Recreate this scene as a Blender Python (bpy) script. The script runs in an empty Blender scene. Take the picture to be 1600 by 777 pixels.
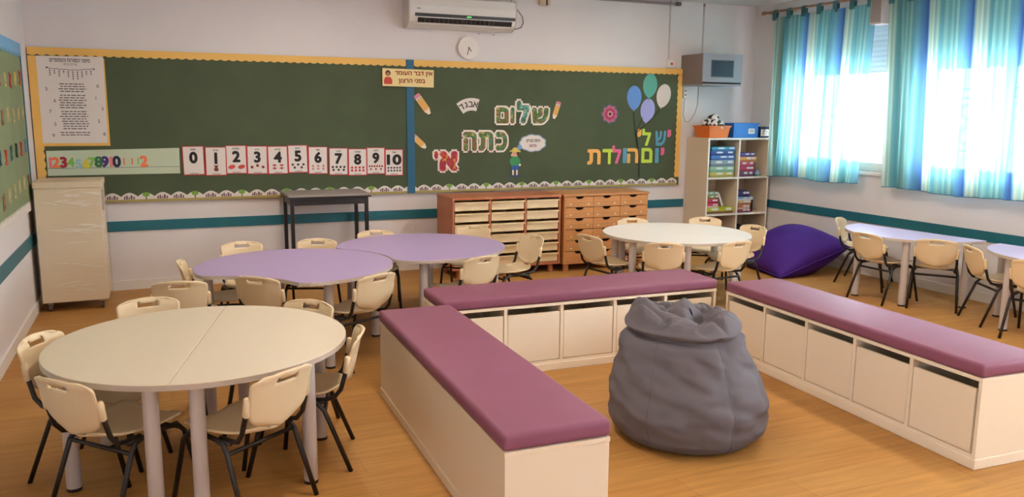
import bpy, bmesh, math, random
from mathutils import Vector, Matrix
random.seed(7)
PI = math.pi
S = bpy.context.scene
COL = S.collection

# ------------------------------------------------------------------ camera
def make_camera():
    yaw, pitch, roll = map(math.radians, (23.413, 9.442, 0.486))
    fwd = Vector((math.sin(yaw)*math.cos(pitch), math.cos(yaw)*math.cos(pitch), -math.sin(pitch)))
    right = Vector((math.cos(yaw), -math.sin(yaw), 0))
    up = right.cross(fwd)
    r2 = right*math.cos(roll) + up*math.sin(roll)
    u2 = -right*math.sin(roll) + up*math.cos(roll)
    c = bpy.data.cameras.new('camera'); c.sensor_width = 36; c.lens = 1280.5/1600*36
    c.clip_start = 0.05
    o = bpy.data.objects.new('camera', c); COL.objects.link(o)
    m = Matrix((r2, u2, -fwd)).transposed().to_4x4()
    m.translation = (0, 0, 1.6)
    o.matrix_world = m
    S.camera = o
make_camera()

# ------------------------------------------------------------------ world, exposure
W = bpy.data.worlds.new('daylight'); S.world = W; W.use_nodes = True
_bg = W.node_tree.nodes['Background']
_bg.inputs[0].default_value = (0.78, 0.90, 1.0, 1); _bg.inputs[1].default_value = 27.0
S.view_settings.view_transform = 'Standard'; S.view_settings.look = 'None'
S.view_settings.exposure = 0.16; S.view_settings.gamma = 1.0; S.view_settings.use_curve_mapping = False
LAMP_POWER = 13.0
LAMP_COLOR = (1.0, 0.87, 0.73)
LAMP_SPOTS = [(1.1, 0.6), (1.1, 3.4), (1.1, 6.0), (4.3, 0.6), (4.3, 3.4), (4.3, 6.0)]

# ------------------------------------------------------------------ room numbers
XL, XR, YB, YF, ZC = -0.94, 6.55, 7.97, -1.6, 2.84
WALL_T = 0.2

# ------------------------------------------------------------------ materials
def lin(c):
    return tuple((x/255/12.92 if x/255 <= .04045 else ((x/255+.055)/1.055)**2.4) for x in c)
MATS = {}
def mat(name, rgb, rough=.5, noise=0, nscale=8, bump=0, bscale=200, metal=0, spec=.5, coat=0, sheen=0):
    if name in MATS: return MATS[name]
    m = bpy.data.materials.new(name); m.use_nodes = True; MATS[name] = m
    nt = m.node_tree; b = nt.nodes['Principled BSDF']
    c = (*lin(rgb), 1)
    b.inputs['Base Color'].default_value = c; b.inputs['Roughness'].default_value = rough
    b.inputs['Metallic'].default_value = metal; b.inputs['Specular IOR Level'].default_value = spec
    b.inputs['Coat Weight'].default_value = coat; b.inputs['Sheen Weight'].default_value = sheen
    if noise or bump:
        tc = nt.nodes.new('ShaderNodeTexCoord')
    if noise:
        n = nt.nodes.new('ShaderNodeTexNoise'); n.inputs['Scale'].default_value = nscale; n.inputs['Detail'].default_value = 4
        nt.links.new(tc.outputs['Object'], n.inputs['Vector'])
        r = nt.nodes.new('ShaderNodeMapRange'); r.inputs[1].default_value = .3; r.inputs[2].default_value = .7
        r.inputs[3].default_value = 1-noise; r.inputs[4].default_value = 1+noise*.6
        nt.links.new(n.outputs[0], r.inputs[0])
        x = nt.nodes.new('ShaderNodeVectorMath'); x.operation = 'SCALE'; x.inputs[0].default_value = c[:3]
        nt.links.new(r.outputs[0], x.inputs['Scale']); nt.links.new(x.outputs[0], b.inputs['Base Color'])
    if bump:
        n2 = nt.nodes.new('ShaderNodeTexNoise'); n2.inputs['Scale'].default_value = bscale; n2.inputs['Detail'].default_value = 3
        nt.links.new(tc.outputs['Object'], n2.inputs['Vector'])
        bp = nt.nodes.new('ShaderNodeBump'); bp.inputs['Strength'].default_value = bump; bp.inputs['Distance'].default_value = .002
        nt.links.new(n2.outputs[0], bp.inputs['Height']); nt.links.new(bp.outputs[0], b.inputs['Normal'])
    return m

def wood(name, rgb, rough=.45, axis='X', dark=.16):
    if name in MATS: return MATS[name]
    m = mat(name, rgb, rough)
    nt = m.node_tree; b = nt.nodes['Principled BSDF']
    tc = nt.nodes.new('ShaderNodeTexCoord'); mp = nt.nodes.new('ShaderNodeMapping')
    mp.inputs['Scale'].default_value = {'X': (2, 26, 26), 'Z': (26, 26, 2), 'Y': (26, 2, 26)}[axis]
    n = nt.nodes.new('ShaderNodeTexNoise'); n.inputs['Scale'].default_value = 2; n.inputs['Detail'].default_value = 6
    r = nt.nodes.new('ShaderNodeMapRange'); r.inputs[1].default_value = .3; r.inputs[2].default_value = .7
    r.inputs[3].default_value = 1-dark; r.inputs[4].default_value = 1+dark*.6
    x = nt.nodes.new('ShaderNodeVectorMath'); x.operation = 'SCALE'; x.inputs[0].default_value = lin(rgb)
    L = nt.links.new
    L(tc.outputs['Object'], mp.inputs[0]); L(mp.outputs[0], n.inputs['Vector']); L(n.outputs[0], r.inputs[0])
    L(r.outputs[0], x.inputs['Scale']); L(x.outputs[0], b.inputs['Base Color'])
    return m

def floor_material():
    m = mat('laminate_floor', (196, 138, 74), .5, spec=.16)
    nt = m.node_tree; b = nt.nodes['Principled BSDF']; L = nt.links.new
    tc = nt.nodes.new('ShaderNodeTexCoord')
    br = nt.nodes.new('ShaderNodeTexBrick'); br.offset = .37
    br.inputs['Scale'].default_value = 1; br.inputs['Brick Width'].default_value = 1.25; br.inputs['Row Height'].default_value = .19
    br.inputs['Mortar Size'].default_value = .0009; br.inputs['Mortar Smooth'].default_value = .3
    br.inputs['Color1'].default_value = (*lin((187, 138, 76)), 1); br.inputs['Color2'].default_value = (*lin((176, 125, 66)), 1)
    br.inputs['Mortar'].default_value = (*lin((140, 90, 44)), 1)
    L(tc.outputs['Object'], br.inputs['Vector'])
    mp = nt.nodes.new('ShaderNodeMapping'); mp.inputs['Scale'].default_value = (1.1, 14, 1)
    n = nt.nodes.new('ShaderNodeTexNoise'); n.inputs['Scale'].default_value = 2.2; n.inputs['Detail'].default_value = 7; n.inputs['Roughness'].default_value = .62
    L(tc.outputs['Object'], mp.inputs[0]); L(mp.outputs[0], n.inputs['Vector'])
    r = nt.nodes.new('ShaderNodeMapRange'); r.inputs[1].default_value = .3; r.inputs[2].default_value = .7; r.inputs[3].default_value = .80; r.inputs[4].default_value = 1.12
    L(n.outputs[0], r.inputs[0])
    x = nt.nodes.new('ShaderNodeVectorMath'); x.operation = 'SCALE'
    L(br.outputs[0], x.inputs[0]); L(r.outputs[0], x.inputs['Scale']); L(x.outputs[0], b.inputs['Base Color'])
    return m

def mottled(name, cols, scale=60):
    m = mat(name, cols[0], .6); nt = m.node_tree; b = nt.nodes['Principled BSDF']; L = nt.links.new
    tc = nt.nodes.new('ShaderNodeTexCoord'); v = nt.nodes.new('ShaderNodeTexVoronoi'); v.inputs['Scale'].default_value = scale
    cr = nt.nodes.new('ShaderNodeValToRGB'); cr.color_ramp.interpolation = 'CONSTANT'
    sp = nt.nodes.new('ShaderNodeSeparateColor')
    L(tc.outputs['Object'], v.inputs['Vector']); L(v.outputs['Color'], sp.inputs[0]); L(sp.outputs[0], cr.inputs[0])
    e = cr.color_ramp.elements
    e[0].position = 0; e[0].color = (*lin(cols[0]), 1); e[1].position = 1/len(cols); e[1].color = (*lin(cols[1]), 1)
    for i, c in enumerate(cols[2:], 2):
        k = e.new(i/len(cols)); k.color = (*lin(c), 1)
    L(cr.outputs[0], b.inputs['Base Color'])
    return m

def curtain_material():
    m = bpy.data.materials.new('striped_curtain'); m.use_nodes = True; nt = m.node_tree; nt.nodes.clear(); L = nt.links.new
    out = nt.nodes.new('ShaderNodeOutputMaterial')
    uv = nt.nodes.new('ShaderNodeUVMap'); uv.uv_map = 'cloth'
    sx = nt.nodes.new('ShaderNodeSeparateXYZ'); L(uv.outputs[0], sx.inputs[0])
    fr = nt.nodes.new('ShaderNodeMath'); fr.operation = 'FRACT'; L(sx.outputs[0], fr.inputs[0])
    cr = nt.nodes.new('ShaderNodeValToRGB'); L(fr.outputs[0], cr.inputs[0])
    stops = [(0, (96, 176, 178)), (.06, (150, 205, 190)), (.10, (84, 165, 172)), (.17, (165, 212, 195)), (.20, (98, 176, 182)),
             (.30, (108, 176, 196)), (.40, (72, 146, 192)), (.47, (44, 110, 180)), (.49, (30, 92, 160)), (.505, (30, 92, 160)), (.52, (84, 156, 196)), (.56, (214, 220, 186)),  # narrow dark blue stops paint fold shade into the stripes
             (.62, (160, 205, 190)), (.66, (226, 230, 196)), (.70, (130, 190, 185)), (.76, (196, 220, 190)), (.80, (110, 182, 180)), (.88, (84, 165, 175)), (.94, (150, 204, 190)), (1, (96, 176, 178))]
    e = cr.color_ramp.elements
    e[0].position, e[0].color = stops[0][0], (*lin(stops[0][1]), 1)
    e[1].position, e[1].color = stops[-1][0], (*lin(stops[-1][1]), 1)
    for p, c in stops[1:-1]:
        k = e.new(p); k.color = (*lin(c), 1)
    d = nt.nodes.new('ShaderNodeBsdfDiffuse'); t = nt.nodes.new('ShaderNodeBsdfTranslucent'); tr = nt.nodes.new('ShaderNodeBsdfTransparent')
    hs = nt.nodes.new('ShaderNodeHueSaturation'); hs.inputs['Saturation'].default_value = .85; hs.inputs['Value'].default_value = .70; L(cr.outputs[0], hs.inputs['Color'])
    L(hs.outputs[0], d.inputs[0]); L(hs.outputs[0], t.inputs[0]); tr.inputs[0].default_value = (.9, .97, 1, 1)
    m1 = nt.nodes.new('ShaderNodeMixShader'); m1.inputs[0].default_value = .55; L(d.outputs[0], m1.inputs[1]); L(t.outputs[0], m1.inputs[2])
    m2 = nt.nodes.new('ShaderNodeMixShader'); m2.inputs[0].default_value = .028; L(m1.outputs[0], m2.inputs[1]); L(tr.outputs[0], m2.inputs[2])
    L(m2.outputs[0], out.inputs[0])
    return m

def clear_material(name, gloss=.1, rough=.05, tint=(1, 1, 1), wrinkle=0):
    m = bpy.data.materials.new(name); m.use_nodes = True; nt = m.node_tree; nt.nodes.clear(); L = nt.links.new
    out = nt.nodes.new('ShaderNodeOutputMaterial'); tr = nt.nodes.new('ShaderNodeBsdfTransparent'); tr.inputs[0].default_value = (*tint, 1)
    g = nt.nodes.new('ShaderNodeBsdfGlossy'); g.inputs['Roughness'].default_value = rough
    mx = nt.nodes.new('ShaderNodeMixShader'); mx.inputs[0].default_value = gloss
    L(tr.outputs[0], mx.inputs[1]); L(g.outputs[0], mx.inputs[2]); L(mx.outputs[0], out.inputs[0])
    if wrinkle:
        tc = nt.nodes.new('ShaderNodeTexCoord'); mp = nt.nodes.new('ShaderNodeMapping'); mp.inputs['Scale'].default_value = (3, 3, 16); mp.inputs['Rotation'].default_value = (0, .25, 0)
        n = nt.nodes.new('ShaderNodeTexNoise'); n.inputs['Scale'].default_value = 2.5; n.inputs['Detail'].default_value = 5
        bp = nt.nodes.new('ShaderNodeBump'); bp.inputs['Strength'].default_value = wrinkle; bp.inputs['Distance'].default_value = .03
        L(tc.outputs['Object'], mp.inputs[0]); L(mp.outputs[0], n.inputs['Vector']); L(n.outputs[0], bp.inputs['Height']); L(bp.outputs[0], g.inputs['Normal'])
    return m

def emission(name, rgb, s):
    m = bpy.data.materials.new(name); m.use_nodes = True; b = m.node_tree.nodes['Principled BSDF']
    b.inputs['Base Color'].default_value = (*rgb, 1); b.inputs['Emission Color'].default_value = (*rgb, 1); b.inputs['Emission Strength'].default_value = s
    MATS[name] = m
    return m

WALLM = mat('wall_paint', (228, 222, 222), .75, noise=.03, nscale=1.5, bump=.15, bscale=60)
WHITE = mat('white_paint', (232, 228, 222), .5)
CEIL = mat('ceiling_paint', (225, 222, 218), .8)
TEAL = mat('teal_strip', (24, 104, 118), .45, noise=.06, nscale=5)
GREEN = mat('board_felt', (77, 88, 63), .9, noise=.10, nscale=3, bump=.3, bscale=400)
LGREEN = mat('left_board_felt', (134, 148, 112), .9, noise=.08, nscale=4)
YELLOW = mat('yellow_border', (232, 182, 92), .55)
BLUEB = mat('blue_border', (120, 180, 222), .55)
PAPER = mat('paper', (226, 218, 212), .7)
CREAM = mat('cream_laminate', (240, 226, 204), .42)
VINYL = mat('plum_vinyl', (137, 82, 105), .5, spec=.3, noise=.04, nscale=6, bump=.12, bscale=300)
CHAIRM = mat('chair_plastic', (226, 203, 165), .38)
BLACK = mat('black_steel', (30, 26, 26), .38)
LEGM = mat('table_leg_steel', (196, 186, 182), .35)
TOPW = mat('lamplit_white_tabletop', (222, 210, 188), .33)  # white top with warm lamplight put into its colour
TOPW2 = mat('daylit_white_tabletop', (236, 234, 228), .30)  # same white with cool daylight put into its colour
TOPP = mat('lilac_tabletop', (178, 158, 202), .33)
TOPP2 = mat('pale_lilac_tabletop', (206, 194, 232), .33)
EDGE = mat('grey_edge_band', (196, 182, 168), .45)
WOODC = wood('beech_drawers', (206, 142, 84), .45, 'X')
WOODR = wood('red_beech_frame', (186, 112, 72), .45, 'Z')
WOODT = wood('beech_tops', (200, 138, 84), .4, 'X')
TRAY = mat('cream_tray', (236, 212, 170), .4)
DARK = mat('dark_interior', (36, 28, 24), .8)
GREYB = mat('grey_beanbag', (98, 93, 99), .75, noise=.05, nscale=10, bump=.3, bscale=500)
PURP = mat('purple_fabric', (70, 34, 124), .75, spec=.2, noise=.05, nscale=6, bump=.2, bscale=400)
BLACKP = mat('black_print', (22, 18, 20), .6)
PRINT = mat('grey_print', (96, 88, 90), .7)
RED = mat('red_card', (190, 40, 52), .6)

# ------------------------------------------------------------------ mesh helpers
class MB:
    def __init__(s): s.v, s.f = [], []
    def add(s, vs, fs):
        k = len(s.v); s.v += [tuple(p) for p in vs]; s.f += [tuple(i+k for i in f) for f in fs]; return s
    def box(s, x0, x1, y0, y1, z0, z1):
        return s.add([(x, y, z) for z in (z0, z1) for y in (y0, y1) for x in (x0, x1)],
                     [(0, 2, 3, 1), (4, 5, 7, 6), (0, 1, 5, 4), (2, 6, 7, 3), (0, 4, 6, 2), (1, 3, 7, 5)])
    def cyl(s, c, r, z0, z1, n=16, r1=None, axis='z'):
        r1 = r if r1 is None else r1
        def P(a, b, h): return {'z': (c[0]+a, c[1]+b, h), 'y': (c[0]+a, h, c[1]+b), 'x': (h, c[0]+a, c[1]+b)}[axis]
        vs = [P(r*math.cos(2*PI*i/n), r*math.sin(2*PI*i/n), z0) for i in range(n)] + [P(r1*math.cos(2*PI*i/n), r1*math.sin(2*PI*i/n), z1) for i in range(n)]
        fs = [(i, (i+1) % n, n+(i+1) % n, n+i) for i in range(n)] + [tuple(range(n))[::-1], tuple(range(n, 2*n))]
        if axis == 'y': fs = [f[::-1] for f in fs]
        return s.add(vs, fs)
    def tube(s, pts, r, n=8, close=False):
        pts = [Vector(p) for p in pts]; N = len(pts); vs = []; nrm = None
        for i, p in enumerate(pts):
            if close: t = pts[(i+1) % N]-pts[i-1]
            else: t = (pts[min(i+1, N-1)]-pts[max(i-1, 0)])
            t.normalize()
            if nrm is None:
                nrm = t.orthogonal().normalized()
            nrm = (nrm-t*nrm.dot(t)).normalized(); b = t.cross(nrm)
            rr = r[i] if isinstance(r, (list, tuple)) else r
            vs += [p+(nrm*math.cos(2*PI*k/n)+b*math.sin(2*PI*k/n))*rr for k in range(n)]
        fs = []
        for i in range(N if close else N-1):
            j = (i+1) % N
            fs += [(i*n+k, i*n+(k+1) % n, j*n+(k+1) % n, j*n+k) for k in range(n)]
        if not close: fs += [tuple(range(n))[::-1], tuple(range((N-1)*n, N*n))]
        return s.add(vs, fs)
    def prism(s, poly, h0, h1, axis='z'):
        n = len(poly)
        def P(a, b, h): return {'z': (a, b, h), 'y': (a, h, b), 'x': (h, a, b)}[axis]
        vs = [P(a, b, h0) for a, b in poly]+[P(a, b, h1) for a, b in poly]
        fs = [(i, (i+1) % n, n+(i+1) % n, n+i) for i in range(n)]+[tuple(range(n))[::-1], tuple(range(n, 2*n))]
        return s.add(vs, fs)
    def grid(s, fn, nu, nv, closeu=False):
        vs = [fn(i/(nu if closeu else nu-1), j/(nv-1)) for j in range(nv) for i in range(nu)]
        fs = []
        for j in range(nv-1):
            for i in range(nu if closeu else nu-1):
                i2 = (i+1) % nu
                fs.append((j*nu+i, j*nu+i2, (j+1)*nu+i2, (j+1)*nu+i))
        return s.add(vs, fs)
    def mesh(s, name, smooth=False, fix=True):
        me = bpy.data.meshes.new(name); me.from_pydata(s.v, [], s.f)
        if fix:
            bm = bmesh.new(); bm.from_mesh(me); bmesh.ops.recalc_face_normals(bm, faces=bm.faces[:]); bm.to_mesh(me); bm.free()
        if smooth:
            me.shade_smooth()
        me.update(); return me
    def build(s, name, m, parent=None, smooth=False, bevel=0, seg=2, auto=None, solid=0):
        me = s.mesh(name, smooth); o = link(name, me, m, parent)
        mods(o, bevel, seg, auto, solid)
        return o
def mods(o, bevel=0, seg=2, auto=None, solid=0):
    if solid:
        d = o.modifiers.new('thick', 'SOLIDIFY'); d.thickness = solid; d.offset = 0
    if bevel:
        d = o.modifiers.new('bevel', 'BEVEL'); d.width = bevel; d.segments = seg; d.limit_method = 'ANGLE'; d.angle_limit = math.radians(40)
        d.harden_normals = False
def link(name, me, m, parent=None):
    o = bpy.data.objects.new(name, me); COL.objects.link(o)
    if m and not me.materials: me.materials.append(m)
    o.parent = parent
    return o
def tag(o, label, cat, group=None):
    o['label'] = label; o['category'] = cat
    if group: o['group'] = group
    return o
def thing(name, label, cat, loc=(0, 0, 0), rz=0, group=None):
    o = bpy.data.objects.new(name, None); COL.objects.link(o); o.empty_display_size = .1
    o.location = loc; o.rotation_euler = (0, 0, rz)
    return tag(o, label, cat, group)
def struct(o): o['kind'] = 'structure'; return o
def dup(o, parent=None):
    c = o.copy(); COL.objects.link(c); c.parent = parent
    for ch in o.children: dup(ch, c)
    return c
def Bx(*a): return MB().box(*a)

TXT = {}
def text_mesh(s, bold=0, ext=.0):
    """flat text mesh normalised: centred, 1 unit high; returns mesh and aspect"""
    k0 = (s, bold)
    if k0 in TXT: return TXT[k0]
    from mathutils.geometry import tessellate_polygon
    c = bpy.data.curves.new('txt', 'FONT'); c.body = s; c.size = 1; c.resolution_u = 4; c.fill_mode = 'NONE'
    o = bpy.data.objects.new('txt', c); COL.objects.link(o)
    dg = bpy.context.evaluated_depsgraph_get()
    me = bpy.data.meshes.new_from_object(o.evaluated_get(dg))
    bpy.data.objects.remove(o); bpy.data.curves.remove(c)
    co = [v.co.xy.to_tuple() for v in me.vertices]; nb = {}
    for e in me.edges:
        i, j = e.vertices; nb.setdefault(i, []).append(j); nb.setdefault(j, []).append(i)
    bpy.data.meshes.remove(me)
    loops, seen = [], set()
    for st in range(len(co)):
        if st in seen or st not in nb: continue
        lp, cur, prev = [], st, None
        while cur not in seen:
            seen.add(cur); lp.append(cur)
            nx = [q for q in nb[cur] if q != prev and q not in seen]
            if not nx: break
            prev, cur = cur, min(nx) if prev is None else nx[0]
        if len(lp) > 2: loops.append([co[i] for i in lp])
    def area(L): return sum(L[i-1][0]*L[i][1]-L[i][0]*L[i-1][1] for i in range(len(L)))/2
    def inside(p, L):
        r = False
        for i in range(len(L)):
            (x1, y1), (x2, y2) = L[i-1], L[i]
            if (y1 > p[1]) != (y2 > p[1]) and p[0] < (x2-x1)*(p[1]-y1)/(y2-y1)+x1: r = not r
        return r
    big = max(loops, key=lambda L: abs(area(L))); sg = 1 if area(big) > 0 else -1
    outer = [L for L in loops if area(L)*sg > 0]; holes = [L for L in loops if area(L)*sg <= 0]
    V, F = [], []
    n = (8 if bold > .03 else 6) if bold else 0
    offs = [(0, 0)]+[(bold*math.cos(2*PI*k/n+.39), bold*math.sin(2*PI*k/n+.39)) for k in range(n)]
    for ki, (dx, dy) in enumerate(offs):            # heavier strokes: the outline stamped round a small circle
        for L in outer:
            hs = [H for H in holes if inside(H[0], L)]
            pts = [p for Q in [L]+hs for p in Q]
            tris = tessellate_polygon([[Vector((x, y, 0)) for x, y in Q] for Q in [L]+hs])
            q = len(V); lay = ki+(.5 if outer.index(L) % 2 else 0)
            V += [(x+dx, y+dy, lay) for x, y in pts]
            for t3 in tris:
                A, B, C_ = (pts[i] for i in t3)
                if (B[0]-A[0])*(C_[1]-A[1])-(B[1]-A[1])*(C_[0]-A[0]) < 0: t3 = t3[::-1]
                F.append(tuple(q+i for i in t3))
    xs = [v[0] for v in V]; ys = [v[1] for v in V]
    cx, cy = (min(xs)+max(xs))/2, (min(ys)+max(ys))/2; h = max(ys)-min(ys)
    TXT[k0] = ([((x-cx)/h, (y-cy)/h, l) for x, y, l in V], F, (max(xs)-min(xs))/h)
    return TXT[k0]
def heb(s): return s[::-1]
def text_mb(s, cx, cz, h, y0, thick=.0015, bold=.02, width=None, mb=None, wall='back', rot=0):
    """solid letters standing on a wall; y0 is the face of the wall side, letters stick out into the room"""
    vs, fs, asp = text_mesh(s, bold)
    mb = mb or MB()
    sx = h if width is None else width/asp
    ca, sa = math.cos(rot), math.sin(rot)
    def put(x, z, d):
        X, Z = x*sx, z*h
        X, Z = X*ca-Z*sa, X*sa+Z*ca
        return (cx+X, y0-d, cz+Z) if wall == 'back' else (y0+d, cx+X, cz+Z)
    n = len(vs)
    V = [put(x, z, thick+.00016*l) for x, z, l in vs]+[put(x, z, 0) for x, z, l in vs]
    F = list(fs)
    from collections import Counter
    cnt = Counter(); 
    for f in fs:
        for i in range(len(f)): cnt[frozenset((f[i], f[(i+1) % len(f)]))] += 1
    for f in fs:
        for i in range(len(f)):
            a, b = f[i], f[(i+1) % len(f)]
            if cnt[frozenset((a, b))] == 1: F.append((b, a, a+n, b+n))
    return mb.add(V, F)

def disc(cx, cz, rx, rz, n=24, rot=0):
    out = []
    for i in range(n):
        a, b = rx*math.cos(2*PI*i/n), rz*math.sin(2*PI*i/n)
        out.append((cx+a*math.cos(rot)-b*math.sin(rot), cz+a*math.sin(rot)+b*math.cos(rot)))
    return out
def flat(poly, y, t=.0015): return MB().prism(poly, y-t, y, 'y')

# ================================================================== ROOM
FL = floor_material()
struct(Bx(XL-WALL_T, XR+WALL_T, YF-WALL_T, YB+WALL_T, -.1, 0).build('floor', FL))
struct(Bx(XL-WALL_T, XR+WALL_T, YF-WALL_T, YB+WALL_T, ZC, ZC+.12).build('ceiling', CEIL))
struct(Bx(XL-WALL_T, XR+WALL_T, YB, YB+WALL_T, 0, ZC).build('wall_back', WALLM))
struct(MB().box(XL-WALL_T, XL, YF, -1.25, 0, ZC).box(XL-WALL_T, XL, -.85, YB, 0, ZC).box(XL-WALL_T, XL, -1.25, -.85, 2.05, ZC).build('wall_left', WALLM))  # unseen doorway gap near the front wall, added to let daylight in
struct(Bx(XL-WALL_T, XR+WALL_T, YF-WALL_T, YF, 0, ZC).build('wall_front', WALLM))
WINS = [(-1.0, 0.7), (1.3, 2.9), (4.0, 5.6), (5.98, 7.32)]      # y ranges of the four window openings; first two added out of view for daylight
WZ0, WZ1 = 1.04, 2.60
def right_wall():
    b = MB(); y = YF
    for a, c in WINS:
        b.box(XR, XR+WALL_T, y, a, 0, ZC)
        b.box(XR, XR+WALL_T, a, c, 0, WZ0); b.box(XR, XR+WALL_T, a, c, WZ1, ZC)
        y = c
    b.box(XR, XR+WALL_T, y, YB, 0, ZC)
    struct(b.build('wall_right', WALLM))
right_wall()
# teal strips and skirting
struct(Bx(-.44, 5.62, YB-.012, YB, .53, .62).build('trim_1', TEAL))
struct(Bx(XL, XL+.012, -.80, YB, .525, .62).build('trim_2', TEAL))
struct(Bx(XR-.012, XR, YF, YB, .53, .62).build('trim_3', TEAL))
struct(Bx(XL, XR, YB-.014, YB, 0, .085).build('baseboard_back', WHITE))
struct(Bx(XL, XL+.014, -.80, YB-.014, 0, .085).build('baseboard_left', WHITE))
struct(Bx(XR-.014, XR, YF, YB-.014, 0, .085).build('baseboard_right', WHITE))

# windows: frame, sash, panes, part-lowered shutter slats, grille
GLASS = clear_material('window_glass', .06, .02)
SLAT = mat('shutter_slat', (214, 222, 228), .5)
def _slat():
    nt = SLAT.node_tree; b = nt.nodes['Principled BSDF']; t = nt.nodes.new('ShaderNodeBsdfTranslucent'); t.inputs[0].default_value = (.85, .9, .95, 1)
    m = nt.nodes.new('ShaderNodeMixShader'); m.inputs[0].default_value = .12; o = nt.nodes['Material Output']
    nt.links.new(b.outputs[0], m.inputs[1]); nt.links.new(t.outputs[0], m.inputs[2]); nt.links.new(m.outputs[0], o.inputs[0])
_slat()
IRON = mat('grille_iron', (196, 202, 208), .5)
def window(i, a, c):
    root = bpy.data.objects.new('window_%d' % i, None); COL.objects.link(root); struct(root)
    x0, x1 = XR+.06, XR+.12
    fr = MB(); t = .05
    fr.box(x0, x1, a, a+t, WZ0, WZ1); fr.box(x0, x1, c-t, c, WZ0, WZ1); fr.box(x0, x1, a, c, WZ0, WZ0+.09); fr.box(x0, x1, a, c, WZ1-t, WZ1)
    mid = (a+c)/2; fr.box(x0, x1, mid-.035, mid+.035, WZ0, WZ1)
    fr.build('window_frame', WHITE, root)
    for p, q in ((a+t, mid-.035), (mid+.035, c-t)):
        Bx(x0+.025, x0+.031, p, q, WZ0+.09, WZ1-t).build('pane', GLASS, root)
    Bx(XR-.03, XR+.06, a-.02, c+.02, WZ0-.03, WZ0).build('window_sill', WHITE, root)
    sl = MB().prism([(x1+.02, 0), (x1+.026, .025), (x1+.02, .0505), (x1+.018, .0505), (x1+.024, .025), (x1+.018, 0)], a, c, 'y').mesh('slat')
    z = 2.02
    while z < WZ1+.02:
        o = link('slat', sl, SLAT, root); o.location.z = z; z += .05
    g = MB()
    n = int((c-a)/.14)
    for k in range(n+1):
        y = a+.02+(c-a-.04)*k/n; g.tube([(x1+.055, y, WZ0), (x1+.055, y, WZ1)], .006, 6)
    for z in (WZ0+.25, WZ0+.72, WZ0+.80, WZ0+1.25): g.tube([(x1+.055, a, z), (x1+.055, c, z)], .006, 6)
    for k in range(n):
        y = a+.02+(c-a-.04)*(k+.5)/n; r = (c-a-.04)/n/2
        g.tube([(x1+.055, y+r*math.cos(t2), WZ0+.60+r*math.sin(t2)) for t2 in [2*PI*q/14 for q in range(14)]], .005, 5, True)
        g.tube([(x1+.055, y+r*math.cos(t2), WZ0+.38+r*math.sin(t2)) for t2 in [2*PI*q/14 for q in range(14)]], .005, 5, True)
    g.build('grille', IRON, root)
for i, (a, c) in enumerate(WINS): window(i+1, a, c)

# ceiling lamps (long fluorescent fittings)
LAMPE = emission('lamp_diffuser', LAMP_COLOR, 1.2)
def lamps():
    proto = None
    names = ['near left', 'middle left', 'far left', 'near right', 'middle right', 'far right']
    for (x, y), nm in zip(LAMP_SPOTS, names):
        t = thing('ceiling_lamp', 'long fluorescent ceiling lamp at the %s of the ceiling' % nm, 'lamp', (x, y, ZC), 0, 'fluorescent ceiling lamps')
        if proto is None:
            Bx(-.10, .10, -.65, .65, -.035, 0).build('housing', WHITE, t, bevel=.005)
            Bx(-.085, .085, -.63, .63, -.06, -.035).build('diffuser', LAMPE, t, bevel=.01)
            proto = t
        else:
            for ch in proto.children: dup(ch, t)
        l = bpy.data.lights.new('lamp_light', 'AREA'); l.shape = 'RECTANGLE'; l.size = .17; l.size_y = 1.26; l.energy = LAMP_POWER; l.color = LAMP_COLOR
        lo = bpy.data.objects.new('lamp_light', l); COL.objects.link(lo); lo.parent = t; lo.location = (0, 0, -.066)
lamps()

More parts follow.
